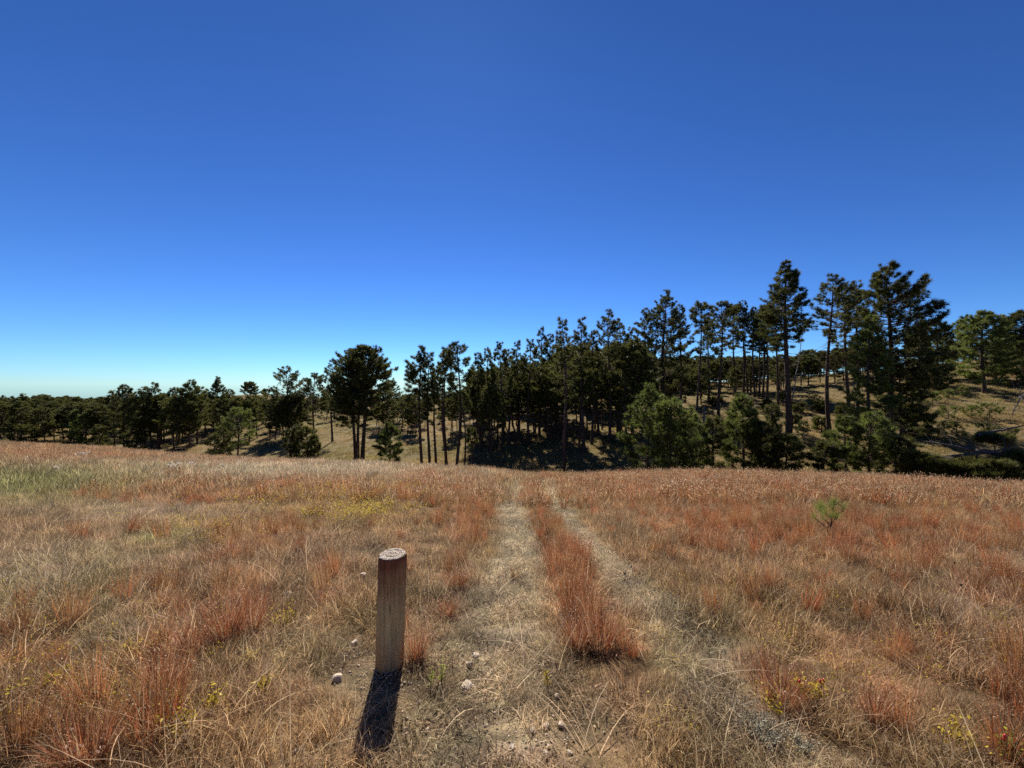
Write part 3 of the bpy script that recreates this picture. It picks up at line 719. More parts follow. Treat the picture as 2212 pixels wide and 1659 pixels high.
for u, vt, yy, hw, lb in [(1985, 985, 26.5, 26, 'low black green bush left of the fallen trees'), (2030, 1000, 26, 24, 'low shaded bush at the meadow edge under the fallen trees'), (2085, 1008, 25.5, 26, 'shaded bush poking over the meadow edge right of centre of deadfall'),
   (2140, 1005, 25, 30, 'wide dark bush at the meadow edge near the right side'), (2195, 985, 25.5, 32, 'tallest dark bush in the bottom right corner of the gully'), (1975, 880, 40, 26, 'dark bushy pine added to stand in for the shadow right of the great spreading pine'), (2150, 950, 31, 20, 'dark shrubby pine among the deadfall at right')]:  # bush right of the great pine is added in place of a dark shadow
    hero(u, vt, 1030, hw, lb, 1028 if yy < 30 else 940, y=yy, name='pine_bush', category='pine bush', top=.7, nb=60, dead=.2, dens=1.3, **MID)
for u, vt, vb, hw, lb in [(1735, 914, 946, 10, 'pale green seedling pine right of the giant trunk'), (1759, 856, 886, 12, 'seedling pine on the shaded slope behind the sky gap'),
   (1990, 853, 872, 9, 'left of two dark seedlings on the sunny slope'), (2014, 850, 872, 9, 'right of two dark seedlings on the sunny slope'),
   (2049, 882, 905, 13, 'green seedling pine midway down the sunny slope'), (2026, 915, 945, 15, 'wide low seedling pine near the foot of the sunny slope'),
   (2067, 917, 946, 12, 'upright seedling pine right of the wide low seedling'), (2126, 920, 950, 12, 'slim seedling pine low on the slope at right'),
   (2137, 876, 902, 13, 'right of two light seedlings high on the sunny slope'), (2098, 880, 903, 12, 'left of two light seedlings high on the sunny slope'),
   (2078, 840, 858, 6, 'tiny dark seedling below the small olive pine and hill pine'), (2050, 846, 862, 6, 'tiny pale seedling right of the small olive pine'),
   (2175, 930, 952, 14, 'low seedling clump near the deadwood at right')]:
    hero(u, vt, vb, hw, lb, vb-3, name='pine_seedling', category='pine seedling', group='seedling pines on the right hillside', top=.6, nb=26, dead=0, up=1., needle=M_needle_y, tr=.03, tw=.03, tk=20, tl=.22)
# --- background fillers, copies of shared meshes
BG = [make_tree(500+i, H=12, Rc=[3.0, 2.6, 3.4, 2.3, 3.1, 2.6][i], cb=[.30, .38, .22, .42, .32, .16][i], top=[.4, .5, .6, .3, .6, .15][i], peak=.4, nb=80, tw=.085, tk=13, tl=.46, dead=.6, dens=1.) for i in range(6)]
def fill(n, u0, u1, y0, y1, vtop, label, group, hmin=5, jit=14, sd=1, kinds=(0, 1, 2, 3, 4, 5)):
    r = np.random.default_rng(sd)
    us = np.linspace(u0, u1, n)+r.uniform(-.5, .5, n)*(u1-u0)/n
    for u in us:
        y = r.uniform(y0, y1); vt = np.interp(u, *zip(*vtop))+r.uniform(0, jit)
        x = (u-CU)/F*y; H = max(hmin, EYE-(vt-CV)/F*y-gz(x, y))
        place_tree(BG[kinds[r.integers(0, len(kinds))]], 'pine_tree', x, y, H, label, group, r.random()*6.28, r.uniform(.8, 1.2)*(14/max(H, 9))**.35)
fill(24, -60, 250, 95, 150, [(-60, 850), (0, 850), (120, 852), (190, 862), (250, 858)], 'dark pine in the dense stand along the far left skyline', 'pines of the far left stand', sd=1, jit=30)
fill(20, -40, 240, 82, 96, [(-40, 862), (240, 872)], 'dark pine at the front edge of the dense far left stand', 'front pines of the far left stand', sd=2, jit=22)
fill(20, 230, 600, 92, 150, [(230, 852), (340, 852), (450, 850), (520, 868), (600, 880)], 'dark pine on the slope behind the left clump', 'pines on the slope behind the left clump', sd=3, jit=20)
fill(12, 540, 760, 100, 150, [(540, 880), (600, 870), (760, 850)], 'distant pine seen between the trunks left of the domed pine', 'distant pines behind the layered pine', sd=4)
fill(12, 800, 1030, 75, 130, [(800, 850), (880, 860), (1030, 830)], 'distant pine behind the gap between domed pine and centre row', 'distant pines behind the centre gap', sd=5, jit=20)
fill(34, 1030, 1400, 56, 96, [(1030, 790), (1150, 765), (1250, 740), (1400, 730)], 'pine standing deep in the centre row behind the front trunks', 'pines deep in the centre row', sd=6, jit=40, kinds=(0, 1, 3, 4))
fill(12, 1050, 1400, 46, 58, [(900, 800), (1040, 805), (1150, 770), (1250, 740), (1400, 735)], 'slim pine among the front trunks of the centre row', 'slim pines in the centre row', sd=9, jit=40, kinds=(1, 3))
fill(50, 1380, 1880, 70, 94, [(1380, 775), (1520, 772), (1700, 765), (1790, 745), (1880, 745)], 'slender pine in the far stand on the ridge seen under the crowns', 'pines of the far ridge stand', sd=7, jit=16)
fill(8, 1900, 2260, 88, 125, [(1900, 720), (2000, 712), (2090, 735), (2150, 725), (2260, 700)], 'dark pine along the hilltop at right', 'pines along the right hilltop', sd=8, jit=20)
def wood():
    c = coll('distant_pines'); import bmesh
    for q, (mt, mc, H) in enumerate(BG):
        bm = bmesh.new(); bm.from_mesh(mt); k = len(bm.faces); bm.from_mesh(mc); bm.faces.ensure_lookup_table()
        for f in bm.faces[k:]: f.material_index = 1
        me = bpy.data.meshes.new('distant_pine'); bm.to_mesh(me); bm.free(); me.materials.append(M_bark); me.materials.append(M_needle); proto(c, me)
    r = np.random.default_rng(44); X = []; Y = []; Hs = []
    for n, u0, u1, y0, y1, vt in [(80, -300, 250, 100, 170, 855), (80, 230, 560, 88, 150, 856), (30, 340, 640, 72, 95, 850), (34, 1030, 1420, 52, 80, 800), (16, 880, 1040, 60, 95, 850), (20, 1420, 1700, 66, 80, 780), (26, 560, 780, 96, 140, 862), (10, 800, 900, 70, 100, 866), (20, 600, 1000, 110, 180, 866), (34, 1030, 1400, 70, 110, 800), (150, 1380, 1900, 88, 118, 768), (20, 1900, 2500, 88, 130, 735), (14, 560, 760, 110, 170, 868)]:
        u = r.uniform(u0, u1, n); y = r.uniform(y0, y1, n); x = (u-CU)/F*y
        X.append(x); Y.append(y); Hs.append(np.maximum(5.5, EYE-(vt+r.uniform(0, 16, n)-CV)/F*y-ground(x, y)))
    X, Y, Hs = map(np.concatenate, (X, Y, Hs)); n = len(X)
    o = scatter('distant_wood', (c, len(BG)), X, Y, np.ones((n, 3)), Hs/12, 'far off pine wood filling in behind the nearer stands', r=r, zs=1., tilt=0., gi_=np.where((CU+F*X/Y > 860) & (CU+F*X/Y < 1430), np.array([0, 1, 3, 4, 1, 3])[r.integers(0, 6, n)], r.integers(0, 6, n)))
    o['category'] = 'wood'
wood()
# ------------------------------------------------------------------ dead wood
def deadwood(name, pts, r0, label, cat_='log', nb=8, sd=0, bl=.9, mt=None, group=None):
    r = np.random.default_rng(sd); g = Geo()
    P = np.array(pts, float); o = P[0].copy()
    t = np.linspace(0, 1, 10); ti = np.linspace(0, 1, len(P))
    PP = np.stack([np.interp(t, ti, P[:, k]) for k in range(3)], 1)-o
    PP[1:] += r.normal(0, .03, (9, 3))
    g.tube(PP, np.linspace(r0, r0*.25, 10), 7)
    L = np.linalg.norm(PP[-1])
    for q in range(nb):
        i = r.integers(2, 9); d = r.normal(0, 1, 3); d[2] = abs(d[2])*.8+.1; d /= np.linalg.norm(d); l = bl*r.uniform(.5, 1.3)
        s = np.linspace(0, 1, 5)[:, None]
        Q = PP[i]+d*l*s+np.array([0, 0, -.25*l])*s**2+r.normal(0, .05*l, (5, 3))*s
        g.tube(Q, np.linspace(r0*.28, .006, 5), 4)
        for w_ in range(2):
            d2 = d+r.normal(0, .6, 3); j = r.integers(2, 5)
            g.tube(np.stack([Q[j], Q[j]+d2*l*.35, Q[j]+d2*l*.6+[0, 0, -.05]]), [.012, .008, .004], 3)
    me = g.mesh(name, [mt or M_dead], True)
    return tag(link(name, me, loc=o), label=label, cat=cat_, group=group)
def gp(u, v, dz=.12, beyond=True, y=None):
    if y is None: x, y, z = hit(u, v, beyond)
    else: x = (u-CU)/F*y; z = gz(x, y)
    return (x, y, z+dz)
def gpv(u, v, y): return ((u-CU)/F*y, y, EYE-(v-CV)/F*y)
deadwood('fallen_tree', [gpv(1975, 1000, 27), gpv(2070, 985, 27.5), gpv(2200, 968, 29)], .2, 'long grey fallen tree lying across the gully at right', nb=9, sd=1, bl=1.2, mt=M_shadedead)
deadwood('fallen_tree', [gpv(2250, 1000, 25.5), gpv(2120, 975, 26), gpv(2010, 955, 27)], .16, 'fallen tree with upright dead branches above the long grey one', nb=10, sd=2, bl=1.2, mt=M_shadedead)
deadwood('fallen_log', [gpv(1985, 1010, 26.5), gpv(2080, 1008, 26.5)], .12, 'short fallen log at the meadow edge below the fallen trees', nb=5, sd=3, bl=.8)
deadwood('dead_branch', [gpv(2240, 905, 30), gpv(2205, 850, 30), gpv(2185, 900, 30)], .07, 'arched dead branch hanging in at the right edge', 'branch', nb=14, sd=4, bl=.9)
deadwood('fallen_tree', [gpv(2110, 940, 31), gpv(2230, 915, 33)], .13, 'dark deadfall on the slope under the arched dead branch', nb=6, sd=5, bl=.8, mt=M_shadedead)
deadwood('fallen_log', [gp(1628, 878), gp(1664, 886)], .12, 'pale fallen log on the slope left of the giant pine', nb=2, sd=6, bl=.5)
deadwood('fallen_log', [gp(1543, 890), gp(1566, 896)], .10, 'small pale log right of the broken snag', nb=2, sd=7, bl=.4)
deadwood('fallen_log', [gp(1610, 858), gp(1640, 864)], .09, 'thin pale log below the close pair of pines', nb=2, sd=8, bl=.4)
deadwood('fallen_branch', [gp(575, 968, .3), gp(603, 973, .1)], .07, 'dark fallen branch on the open slope left of the low pine clump', 'branch', nb=6, sd=9, bl=.8, mt=M_bark)
x, y, H = spec(1521, 878, 921)
deadwood('broken_snag', [(x, y, gz(x, y)-.3), (x+.05, y, gz(x, y)+H)], .24, 'broken grey snag standing by the thin bare trunk pine', 'dead tree', nb=3, sd=10, bl=.5)
x0, y0, z0 = gp(1709, 880)
deadwood('dead_tree', [(x0, y0, z0-.3), gpv(1722, 800, y0), gpv(1737, 700, y0)], .10, 'leaning thin dead tree with bare twigs right of the giant pine', 'dead tree', nb=22, sd=11, bl=1.3)
x0, y0, z0 = gp(1445, 900)
# ------------------------------------------------------------------ post
def build_post():
    x, y, z = POST; H = EYE-(1197-CV)/F*y-z; rad = 29.3/F*y
    e = empty('trail_post', (x, y, z), label='short round weathered wooden post standing beside the grassy two-track path', cat='post')
    g = Geo(); n = 96; ax = (7/F*y)/H
    r = np.random.default_rng(5); th = np.arange(n)*2*np.pi/n
    wob = 1+.012*np.sin(3*th+1)+.010*np.sin(7*th)+.006*r.normal(0, 1, n)
    gro = np.zeros(n)
    for c_ in r.choice(n, 13, replace=False): gro[c_] = r.uniform(.02, .055)
    hs = [-.15, 0, .06, .12, .18, .24, .30, .36, .42, .48, .54, H-.035, H-.012, H-.004, H]; rs = [1, 1, 1, .992, 1, 1, 1.004, 1, 1.004, 1.008, 1.006, 1.01, 1.005, .985, .955]
    chip = 1-.035*np.clip(noise(th*2.2, th*0+3.3)-.55, 0, 1)*2
    V = []
    for h, q in zip(hs, rs):
        gm_ = 1-gro*np.clip(.2+1.6*noise(np.arange(n)*1.7, np.full(n, h*5.)), 0, 1)*(1 if h < H-.001 else .6)
        wq = wob*gm_*(chip if h > H-.02 else 1)
        V.append(np.stack([np.cos(th)*rad*q*wq+ax*h, np.sin(th)*rad*q*wq, np.full(n, h)], 1)); last = wq
    m = len(hs); V = np.concatenate(V)
    i = np.arange(m-1)[:, None]*n; j = np.arange(n)[None, :]; k = (j+1) % n
    g.add(V, np.stack([i+j, i+k, i+n+k, i+n+j], -1).reshape(-1, 4), None, 0.)
    # cracked, chipped end grain
    g2 = Geo(); V2 = []; 
    for q in range(9):
        f = .955*(1-q/9.)
        rr = rad*f*(last if q == 0 else wob); zz = H+.0005+(.004*r.random(n) if 0 < q else np.zeros(n))+.004*np.sin(q*1.3)*(q > 0)
        V2.append(np.stack([np.cos(th)*rr+ax*H, np.sin(th)*rr, zz], 1))
    V2.append(np.array([[ax*H, 0, H+.004]])); V2 = np.concatenate(V2); c = 9*n
    i = np.arange(8)[:, None]*n
    g2.add(V2, np.stack([i+j, i+k, i+n+k, i+n+j], -1).reshape(-1, 4), np.array([[8*n+q, 8*n+(q+1) % n, c] for q in range(n)]), 0.)
    mt, nt, out = mat('weathered_post_wood'); b = NB(nt); tc = b.n('ShaderNodeTexCoord')
    mp = b.n('ShaderNodeMapping'); b.set(mp.inputs[0], tc.outputs['Object']); mp.inputs['Scale'].default_value = (22, 22, .9)
    n1 = b.noise(mp.outputs[0], 3, 6, .7); mp2 = b.n('ShaderNodeMapping'); b.set(mp2.inputs[0], tc.outputs['Object']); mp2.inputs['Scale'].default_value = (60, 60, 1.2)
    n2 = b.noise(mp2.outputs[0], 3, 4, .7); n3 = b.noise(tc.outputs['Object'], 7, 4, .6)
    sp = b.n('ShaderNodeSeparateXYZ'); b.set(sp.inputs[0], tc.outputs['Object'])
    f = b.math('MULTIPLY_ADD', sp.outputs[2], 3.4, b.math('MULTIPLY_ADD', n3, 1.1, -1.75), clamp=True)   # red stain towards the top
    c = b.mix(f, b.ramp(n1, [(.3, (.38, .23, .09)), (.7, (.74, .48, .21))]), b.ramp(n1, [(.3, (.11, .03, .014)), (.75, (.36, .115, .045))]))
    lines = b.ramp(n2, [(.33, (.12, .09, .07)), (.45, (1, 1, 1))])
    c = b.mix(.8, c, lines, 'MULTIPLY')
    p = b.n('ShaderNodeBsdfPrincipled'); b.set(p.inputs['Base Color'], c); p.inputs['Roughness'].default_value = .8; p.inputs['Specular IOR Level'].default_value = .25
    b.set(p.inputs['Normal'], b.bump(b.math('ADD', n1, n2), .6, .004)); nt.links.new(p.outputs[0], out.inputs[0])
    mt2, nt, out = mat('grey_end_grain'); b = NB(nt); tc = b.n('ShaderNodeTexCoord')
    w = b.n('ShaderNodeTexWave', wave_type='RINGS', rings_direction='Z'); b.set(w.inputs[0], tc.outputs['Object'])
    w.inputs['Scale'].default_value = 26; w.inputs['Distortion'].default_value = 3.; w.inputs['Detail'].default_value = 3
    n1 = b.noise(tc.outputs['Object'], 70, 5, .75)
    f = b.math('MULTIPLY_ADD', w.outputs['Fac'], .16, b.math('MULTIPLY', n1, .95))
    c = b.ramp(f, [(.42, (.03, .022, .016)), (.53, (.22, .17, .13)), (.72, (.55, .46, .37))])
    p = b.n('ShaderNodeBsdfPrincipled'); b.set(p.inputs['Base Color'], c); p.inputs['Roughness'].default_value = .85
    b.set(p.inputs['Normal'], b.bump(f, 1., .006)); nt.links.new(p.outputs[0], out.inputs[0])
    link('shaft', g.mesh('shaft', [mt]), e); link('end_grain', g2.mesh('end_grain', [mt2], False), e)
build_post()
# ------------------------------------------------------------------ rocks
def rock_mat():
    m, nt, out = mat('pale_rock'); b = NB(nt); tc = b.n('ShaderNodeTexCoord'); oi = b.n('ShaderNodeObjectInfo')
    n1 = b.noise(tc.outputs['Object'], 40, 6, .7)
    c = b.mix(oi.outputs['Random'], b.ramp(n1, [(.3, (.28, .20, .13)), (.7, (.62, .48, .36))]), b.ramp(n1, [(.3, (.26, .21, .15)), (.7, (.60, .50, .39))]))
    p = b.n('ShaderNodeBsdfPrincipled'); b.set(p.inputs['Base Color'], c); p.inputs['Roughness'].default_value = .85
    b.set(p.inputs['Normal'], b.bump(n1, .6, .006)); nt.links.new(p.outputs[0], out.inputs[0]); return m
M_rock = rock_mat()
import bmesh
def rock(u, v, wpx, label, sd, flat=.65, raise_=.25, name='rock'):
    x, y, z = hit(u, v); s = wpx/F*y*.5
    r = np.random.default_rng(sd); bm = bmesh.new()
    pts = r.normal(0, 1, (16, 3)); pts /= np.linalg.norm(pts, axis=1)[:, None]
    pts *= np.array([1, r.uniform(.7, .95), flat])*(r.uniform(.85, 1.05, (16, 1)))
    for p in pts: bm.verts.new(p*s)
    res = bmesh.ops.convex_hull(bm, input=bm.verts[:])
    bmesh.ops.delete(bm, geom=[q for q in res['geom_interior'] if isinstance(q, bmesh.types.BMVert)], context='VERTS')
    bmesh.ops.bevel(bm, geom=bm.edges[:], offset=s*.08, segments=2, affect='EDGES')
    me = bpy.data.meshes.new(name); bm.to_mesh(me); bm.free(); me.materials.append(M_rock)
    o = link(name, me, loc=(x, y, z+s*flat*raise_)); o.rotation_euler = (0, 0, r.random()*6)
    return tag(o, label=label, cat='rock', group='pale rocks in the grass')
for i, (u, v, w, lb) in enumerate(ROCKS):
    rock(u, v, w*1.12, lb, 200+i, raise_=.42)
r = np.random.default_rng(77)
g = Geo()
def pebbles():
    us = np.concatenate([r.normal(830, 60, 90), r.normal(1180, 50, 60), r.normal(960, 120, 90)]); vs = np.concatenate([r.normal(1450, 25, 90), r.normal(1590, 35, 60), r.normal(1500, 60, 90)])
    for u, v in zip(us, vs):
        if v > 1750 or v < 1300: continue
        x, y, z = hit(u, v); s = r.uniform(.004, .011)
        if math.hypot(x-POST[0], y-POST[1]) < .09: continue
        p = r.normal(0, 1, (6, 3)); 
        V = np.array([[1, 0, 0], [-1, 0, 0], [0, 1, 0], [0, -1, 0], [0, 0, .7], [0, 0, -.7]])*s*r.uniform(.6, 1.2, (6, 3))+[x, y, z+s*.6]
        g.add(V, None, [[0, 2, 4], [2, 1, 4], [1, 3, 4], [3, 0, 4], [2, 0, 5], [1, 2, 5], [3, 1, 5], [0, 3, 5]])
pebbles()
tag(link('gravel', g.mesh('gravel', [M_rock], False)), label='scattered small pale pebbles around the post and path', cat='gravel', kind='stuff')
# ------------------------------------------------------------------ small plants
def leaves(g, P, L, r, k=1, w=.4, rnd=None):
    n = len(P); d = r.normal(0, 1, (n, 3)); d[:, 2] = np.abs(d[:, 2])*.6+.1; d /= np.linalg.norm(d, axis=1)[:, None]
    e = r.normal(0, 1, (n, 3)); e -= d*(e*d).sum(1)[:, None]; e /= np.linalg.norm(e, axis=1)[:, None]
    LL = (L*r.uniform(.6, 1.2, n))[:, None]; nn = np.cross(d, e)*LL*.12
    V = np.stack([P, P+d*LL*.45+e*LL*w*.5+nn, P+d*LL, P+d*LL*.45-e*LL*w*.5+nn], 1)
    g.add(V.reshape(-1, 3), (np.arange(n)*4)[:, None]+np.array([[0, 1, 2, 3]]), None, np.repeat(r.random(n), 4))
def leafy_plant(name, u, v, wpx, hpx, label, sd, mt, cat_='plant', nst=6, nl=9, L=.022, group=None, hips=0, stiff=False):
    x, y, z = hit(u, v); W = wpx/F*y*.5; H = hpx/F*y
    r = np.random.default_rng(sd); e = empty(name, (x, y, z), label=label, cat=cat_, group=group)
    gs = Geo(); gl = Geo(); gh = Geo()
    for q in range(nst):
        a = r.random()*6.28; q_ = W*r.random()**.6; h = H*r.uniform(.65, 1.)
        t = np.linspace(0, 1, 5); tip = np.array([np.cos(a)*q_, np.sin(a)*q_, h])
        P = tip[None, :]*np.stack([t**1.3, t**1.3, t], 1)
        gs.tube(P, np.linspace(.0028, .0012, 5), 4)
        m = nl if not stiff else nl*2
        f = r.uniform(.25 if stiff else .45, 1.02, m)
        B = np.stack([np.interp(f, t, P[:, k]) for k in range(3)], 1)+r.normal(0, .006 if stiff else .016, (m, 3))
        leaves(gl, B, L*(1.2-.5*f) if stiff else np.full(m, L), r, w=.28 if stiff else .55)
        if q < hips:
            c = P[-1]+[0, 0, .012]
            th = np.linspace(0, np.pi, 7); rr = .0065*np.sin(th)+.0005; PP = np.stack([np.full(7, c[0]), np.full(7, c[1]), c[2]-.0095*np.cos(th)], 1)
            gh.tube(PP, rr, 10)
    link('stems', gs.mesh('stems', [M_twig]), e); link('leaves', gl.mesh('leaves', [mt], False), e)
    if hips:
        for q in [0]:
            link('rose_hips', gh.mesh('rose_hips', [M_hip]), e)
M_hip, nt, out = mat('red_rose_hip'); b = NB(nt)
p = b.n('ShaderNodeBsdfPrincipled'); p.inputs['Base Color'].default_value = (.55, .02, .03, 1); p.inputs['Roughness'].default_value = .3; nt.links.new(p.outputs[0], out.inputs[0])
YP = [(612, 1362, 62, 34, 'broad yellow leaved plant left of the post at mid height'), (282, 1425, 34, 40, 'upright golden leaved plant among red tufts at left'),
 (125, 1500, 40, 46, 'yellow green feathery plant near the left edge'), (38, 1512, 34, 30, 'orange yellow plant at the far left edge'),
 (455, 1548, 40, 48, 'yellow leaved stem leaning right, lower left foreground'), (392, 1590, 70, 52, 'largest yellow leafed plant in the lower left foreground'),
 (458, 1425, 20, 18, 'small yellow plant by the dark hollow of a red tuft'), (566, 1505, 22, 34, 'thin yellow plant on dark stem left of the squarish rock'),
 (245, 1375, 22, 12, 'low yellow sprig above the golden leaved plant'), (1674, 1538, 34, 24, 'pale yellow sprig below the bright red tuft at right'),
 (2060, 1610, 60, 36, 'yellow plant scattered with orange leaves lower right'), (530, 1440, 24, 16, 'low yellow sprig right of the tuft hollow'),
 (845, 1098, 26, 22, 'bright yellow plant in the yellow drift toward the path'), (665, 1125, 34, 26, 'yellow plant at the left of the yellow drift')]
for i, (u, v, w, h, lb) in enumerate(YP):
    leafy_plant('yellow_plant', u, v, w*1.35, h*1.25, lb, 300+i, M_yellow, nst=14 if w > 50 else 8, nl=9, L=.021 if v > 1200 else .03, group='yellow leaved plants')
leafy_plant('wild_rose', 1748, 1520, 62, 50, 'yellow leaved wild rose with red hips beside the bright red tuft', 330, M_yellow, nst=16, nl=12, L=.022, hips=4)
leafy_plant('wild_rose', 2192, 1660, 50, 62, 'wild rose with red hips in the bottom right corner', 331, M_ygreen, nst=10, nl=10, L=.018, hips=2)
leafy_plant('leafy_stem', 930, 1490, 10, 52, 'left of two yellow green leafy stems right of the post', 332, M_ygreen, nst=1, nl=16, L=.026, stiff=True)
leafy_plant('leafy_stem', 953, 1485, 14, 58, 'right of two yellow green leafy stems right of the post', 333, M_ygreen, nst=2, nl=14, L=.026, stiff=True)
leafy_plant('leafy_stem', 1184, 1492, 16, 50, 'bright yellow spiky stem on the path right of the rocks', 334, M_yellow, nst=2, nl=16, L=.024, stiff=True)
leafy_plant('sage_plant', 1650, 1600, 120, 42, 'pale grey woolly sage spreading low in right foreground', 335, M_sage, nst=40, nl=16, L=.020, stiff=True)
leafy_plant('sage_plant', 1735, 1625, 50, 30, 'small grey sage tuft right of the spreading sage', 336, M_sage, nst=16, nl=14, L=.018, stiff=True)
for i, (u, v, w, h, lb) in enumerate([(180, 992, 26, 14, 'white seeded shrub highest on the left crest'), (122, 1020, 20, 10, 'small white seeded plant in the green hollow at left'), (55, 998, 12, 8, 'tiny white seeded plant nearest the left edge of the crest'),
   (372, 1020, 30, 20, 'white topped grey shrub on the crest left of the young pine'), (412, 1010, 26, 10, 'white seeded plant just right of the white topped shrub'), (475, 1016, 20, 10, 'white seeded plant below the open young pine'),
   (520, 1005, 16, 7, 'faint white seeded plant right under the young pine'), (735, 996, 24, 6, 'white seeded plants at the crest before the domed pine'), (345, 1030, 16, 7, 'pale seeded plant below the white topped shrub')]):
    leafy_plant('seeded_shrub', u, v+3, w, h*1.2+4, lb, 350+i, M_white, 'shrub', nst=12, nl=9, L=.09, group='white seeded shrubs near the crest')
for i, (u, v, lb) in enumerate([(1350, 1250, 'dark dried flower head among red grass between the ruts, lower'), (1364, 1235, 'dark dried flower head among red grass between the ruts, upper'), (1610, 1280, 'dark dried flower head midway across the right meadow'),
   (1687, 1320, 'dark dried flower head right of the mid meadow one'), (1915, 1122, 'dark dried flower head above left of the pine sapling'), (1792, 1140, 'dark dried flower head beside the pine sapling'),
   (2252-10-180, 1226, 'dark dried flower head right of the pine sapling'), (2076, 1275, 'lowest dark dried flower head far right')]):
    x, y, z = hit(u, v+14); g = Geo(); hh = 22/F*y
    g.tube(np.array([[0, 0, 0], [.005, 0, hh*.5], [0, 0, hh]]), [.0025, .002, .002], 4)
    th = np.linspace(0, np.pi, 6); g.tube(np.stack([np.zeros(6), np.zeros(6), hh+.012-.014*np.cos(th)], 1), .011*np.sin(th)+.001, 8)
    tag(link('dried_flower', g.mesh('dried_flower', [M_darkhead]), loc=(x, y, z)), label=lb, cat='dried flower', group='dark dried flower heads')
# yellow drift (nobody could count it)
yd = Geo(); r = np.random.default_rng(91)
us = np.concatenate([r.normal(760, 90, 90), r.normal(640, 120, 90), r.normal(430, 70, 50), r.normal(780, 60, 120), r.uniform(0, 500, 60), r.uniform(1400, 2200, 50)])
vs = np.concatenate([r.normal(1068, 9, 90), r.normal(1088, 14, 90), r.normal(1155, 20, 50), r.normal(1118, 14, 120), r.uniform(1250, 1600, 60), r.uniform(1250, 1620, 50)])
for u, v in zip(us, vs):
    x, y, z = hit(u, v); m = 14
    s = min(.05, .09*y/10+.01)
    P = np.array([x, y, z+.12+.05*min(1, y/8)])+r.normal(0, 1, (m, 3))*np.array([.06, .06, .05])*(.6 if y < 5 else 1)
    leaves(yd, P, np.full(m, max(.014, .0042*y)), r, w=.6)
tag(link('yellow_wildflowers', yd.mesh('yellow_wildflowers', [M_yellow], False)), label='drift of small yellow leaves through the meadow left of the path', cat='wildflowers', kind='stuff')
# ------------------------------------------------------------------ distinct red tussocks
def tussock(u, v, hpx, wpx, label, sd, cl=(.42, .11, .045)):
    x, y, z = hit(u, v); H = hpx/F*y; W = wpx/F*y*.5
    m = mk_red(sd, int(220+wpx*2), min(.10, W*.6), .0028, (H*.35, H*1.15), 160, .5*W/max(H, .01)*2+.22)
    m2 = m.copy(); m2.materials.clear(); m2.materials.append(M_tus)
    return tag(link('grass_tussock', m2, loc=(x, y, z)), label=label, cat='grass tuft', group='red grass tussocks')
M_tus, nt, out = mat('russet_tussock'); b = NB(nt)
ra = b.n('ShaderNodeAttribute', attribute_name='rnd')
c = b.ramp(ra.outputs['Fac'], [(0, (.13, .04, .02)), (.45, (.40, .13, .055)), (.65, (.40, .24, .11)), (.99, (.6, .44, .28))])
c = b.mix(b.math('GREATER_THAN', ra.outputs['Fac'], 1.5), c, (.60, .36, .25)); leafy(b, c, out, .45, .5)
for i, (u, v, h, w, lb) in enumerate([
 (900, 1432, 90, 40, 'red tuft pressed against the right foot of the post'), (985, 1272, 58, 46, 'compact red tuft on the left verge of the path'),
 (1690, 1520, 110, 100, 'brightest orange red tussock in the right foreground'), (490, 1385, 120, 80, 'tall red tussock with dark hollow left of the post'),
 (540, 1370, 100, 60, 'red tuft leaning right of the tall red tussock'), (190, 1655, 150, 100, 'fiery red tussock at the bottom left'), (705, 1308, 44, 40, 'low red tuft by the small pale rock'),
 (1200, 1240, 90, 40, 'red tuft at the left edge of the strip between ruts'), (1295, 1400, 120, 90, 'large red tussock ending the strip between the ruts'), (1250, 1400, 90, 60, 'red tussock left beside the large one in the strip'),
 (1235, 1330, 95, 60, 'slender red tussock along the middle of the strip'), (1840, 1210, 60, 90, 'red tuft with dark hollow right of the pine sapling'), (350, 1500, 120, 60, 'dark red tuft among yellow plants at left'),
 (410, 1420, 90, 50, 'brick red tuft left of the tall red tussock'), (700, 1240, 36, 36, 'little red tuft before the pinkish rock'), (880, 1240, 46, 30, 'thin red tuft right behind the post'),
 (965, 1330, 44, 40, 'olive brown tuft on the bare ground left of the path'), (1885, 1560, 90, 60, 'brown red tuft right of the wild rose'), (1660, 1260, 50, 60, 'rust tuft in the middle of the right meadow')]):
    tussock(u, v, h, w, lb, 400+i)
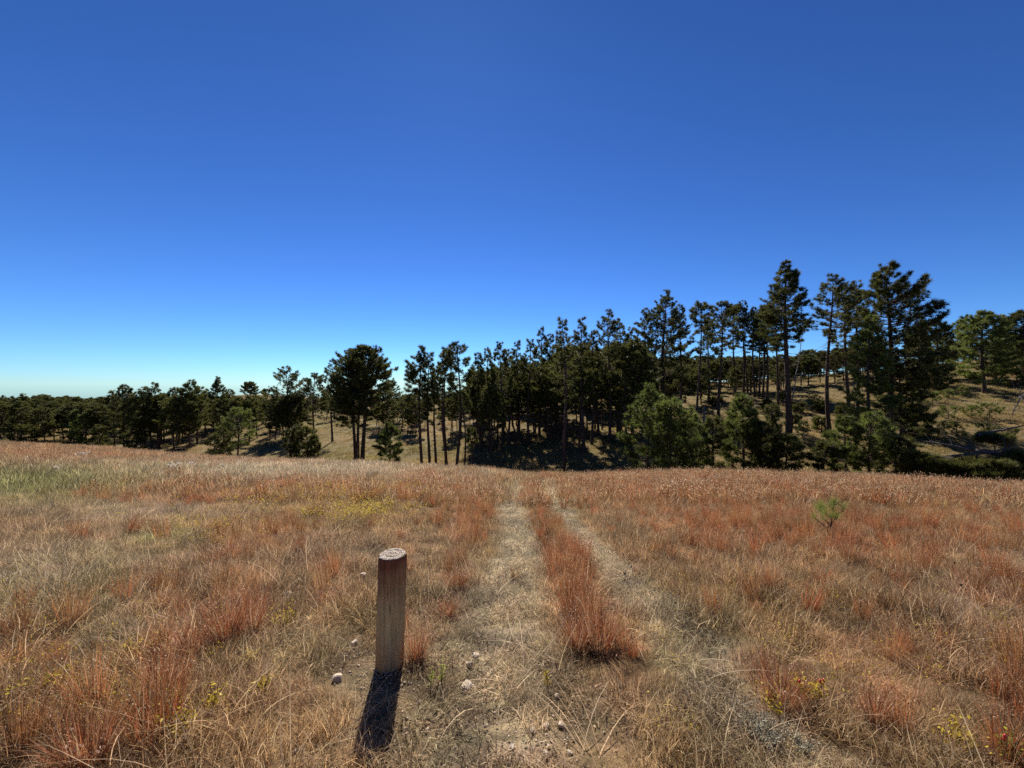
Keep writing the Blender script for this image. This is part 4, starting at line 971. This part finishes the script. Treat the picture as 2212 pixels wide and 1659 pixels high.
# ------------------------------------------------------------------ pine sapling in the meadow
def sapling():
    x, y, z = hit(1790, 1168); s = 1/F*y
    e = empty('pine_sapling', (x, y, z), label='tiny forked pine sapling standing alone in the right meadow', cat='pine sapling')
    P = lambda u, v, d=0.: np.array([(u-1790)*s, d, (1168-v)*s])
    g = Geo()
    lines = [[P(1790, 1175), P(1791, 1155), P(1797, 1140, .02), P(1801, 1118, .03), P(1804, 1098, .03)], [P(1791, 1156), P(1780, 1138, -.05), P(1762, 1124, -.08), P(1748, 1114, -.1)],
       [P(1800, 1122, .03), P(1790, 1112, .08), P(1782, 1106, .1)], [P(1780, 1138, -.05), P(1782, 1125, -.12), P(1786, 1114, -.14)], [P(1801, 1116, .03), P(1812, 1106, -.03), P(1818, 1099, -.05)], [P(1797, 1136, .02), P(1790, 1124, .12), P(1794, 1112, .14)]]
    for i, l in enumerate(lines): g.tube(np.array(l), np.linspace(.012 if i == 0 else .007, .004, len(l)), 6)
    link('trunk', g.mesh('trunk', [M_twig]), e)
    r = np.random.default_rng(8); gc = Geo(); TP = []; TD = []
    for (u, v, d, n) in [(1804, 1092, .03, 7), (1795, 1098, 0, 4), (1812, 1098, -.04, 4), (1785, 1105, .1, 5), (1775, 1110, -.05, 4), (1747, 1113, -.1, 3), (1786, 1114, -.14, 5), (1794, 1112, .14, 5), (1798, 1118, 0, 3), (1768, 1120, -.08, 2)]:
        for q in range(n): TP.append(P(u, v, d)+r.normal(0, .018, 3)); TD.append([(u-1792)*s*3+r.normal(0, .2), d*3, .6])
    TP = np.array(TP); TD = np.array(TD, float); TD /= np.linalg.norm(TD, axis=1)[:, None]
    tufts(gc, TP, TD, np.full(len(TP), .15), .0035, 24, r, None, .8)
    link('crown', gc.mesh('crown', [simple_leaf('sapling_needles', (.07, .09, .02), (.30, .33, .08), .4)], False), e)
sapling()
# ------------------------------------------------------------------ light, sky, camera
SUN_EL, SUN_AZ = R(44), R(-9)      # azimuth from +Y towards +X
sd = Vector((math.sin(SUN_AZ)*math.cos(SUN_EL), math.cos(SUN_AZ)*math.cos(SUN_EL), math.sin(SUN_EL)))
L = bpy.data.lights.new('sun', 'SUN'); L.energy = 5.0; L.angle = R(.53); L.color = (1, .94, .85)
o = bpy.data.objects.new('sun', L); C.objects.link(o); o.rotation_euler = sd.to_track_quat('Z', 'Y').to_euler()
W = bpy.data.worlds.new('World'); bpy.context.scene.world = W; W.use_nodes = True; nt = W.node_tree
bg = nt.nodes['Background']; sk = nt.nodes.new('ShaderNodeTexSky'); sk.sky_type = 'NISHITA'; sk.sun_disc = False
sk.sun_elevation = SUN_EL; sk.sun_rotation = SUN_AZ; sk.altitude = 1400; sk.air_density = 1.; sk.dust_density = .06; sk.ozone_density = 3.
def vmul(src, v):
    q = nt.nodes.new('ShaderNodeVectorMath'); q.operation = 'MULTIPLY'; nt.links.new(src, q.inputs[0]); q.inputs[1].default_value = v; return q.outputs[0]
gm = nt.nodes.new('ShaderNodeGamma'); gm.inputs[1].default_value = 1.35      # the clear, deep sky of high ground
nt.links.new(vmul(sk.outputs[0], (.16, .16, .16)), gm.inputs[0])
nt.links.new(vmul(gm.outputs[0], (3.5, 5.5, 8.0)), bg.inputs[0]); bg.inputs[1].default_value = .05
cam = bpy.data.cameras.new('camera'); cam.sensor_width = 36; cam.lens = 36*F/2212; cam.clip_end = 6000; cam.clip_start = .05
co = bpy.data.objects.new('camera', cam); C.objects.link(co); co.location = (0, 0, EYE); co.rotation_euler = (R(90), 0, 0)
S = bpy.context.scene; S.camera = co
S.view_settings.view_transform = 'Standard'; S.view_settings.look = 'None'; S.view_settings.exposure = .88; S.view_settings.gamma = 1
S.render.engine = 'CYCLES'; S.cycles.max_bounces = 5; S.cycles.diffuse_bounces = 3; S.cycles.transmission_bounces = 3; S.cycles.transparent_max_bounces = 4
S.cycles.use_denoising = False
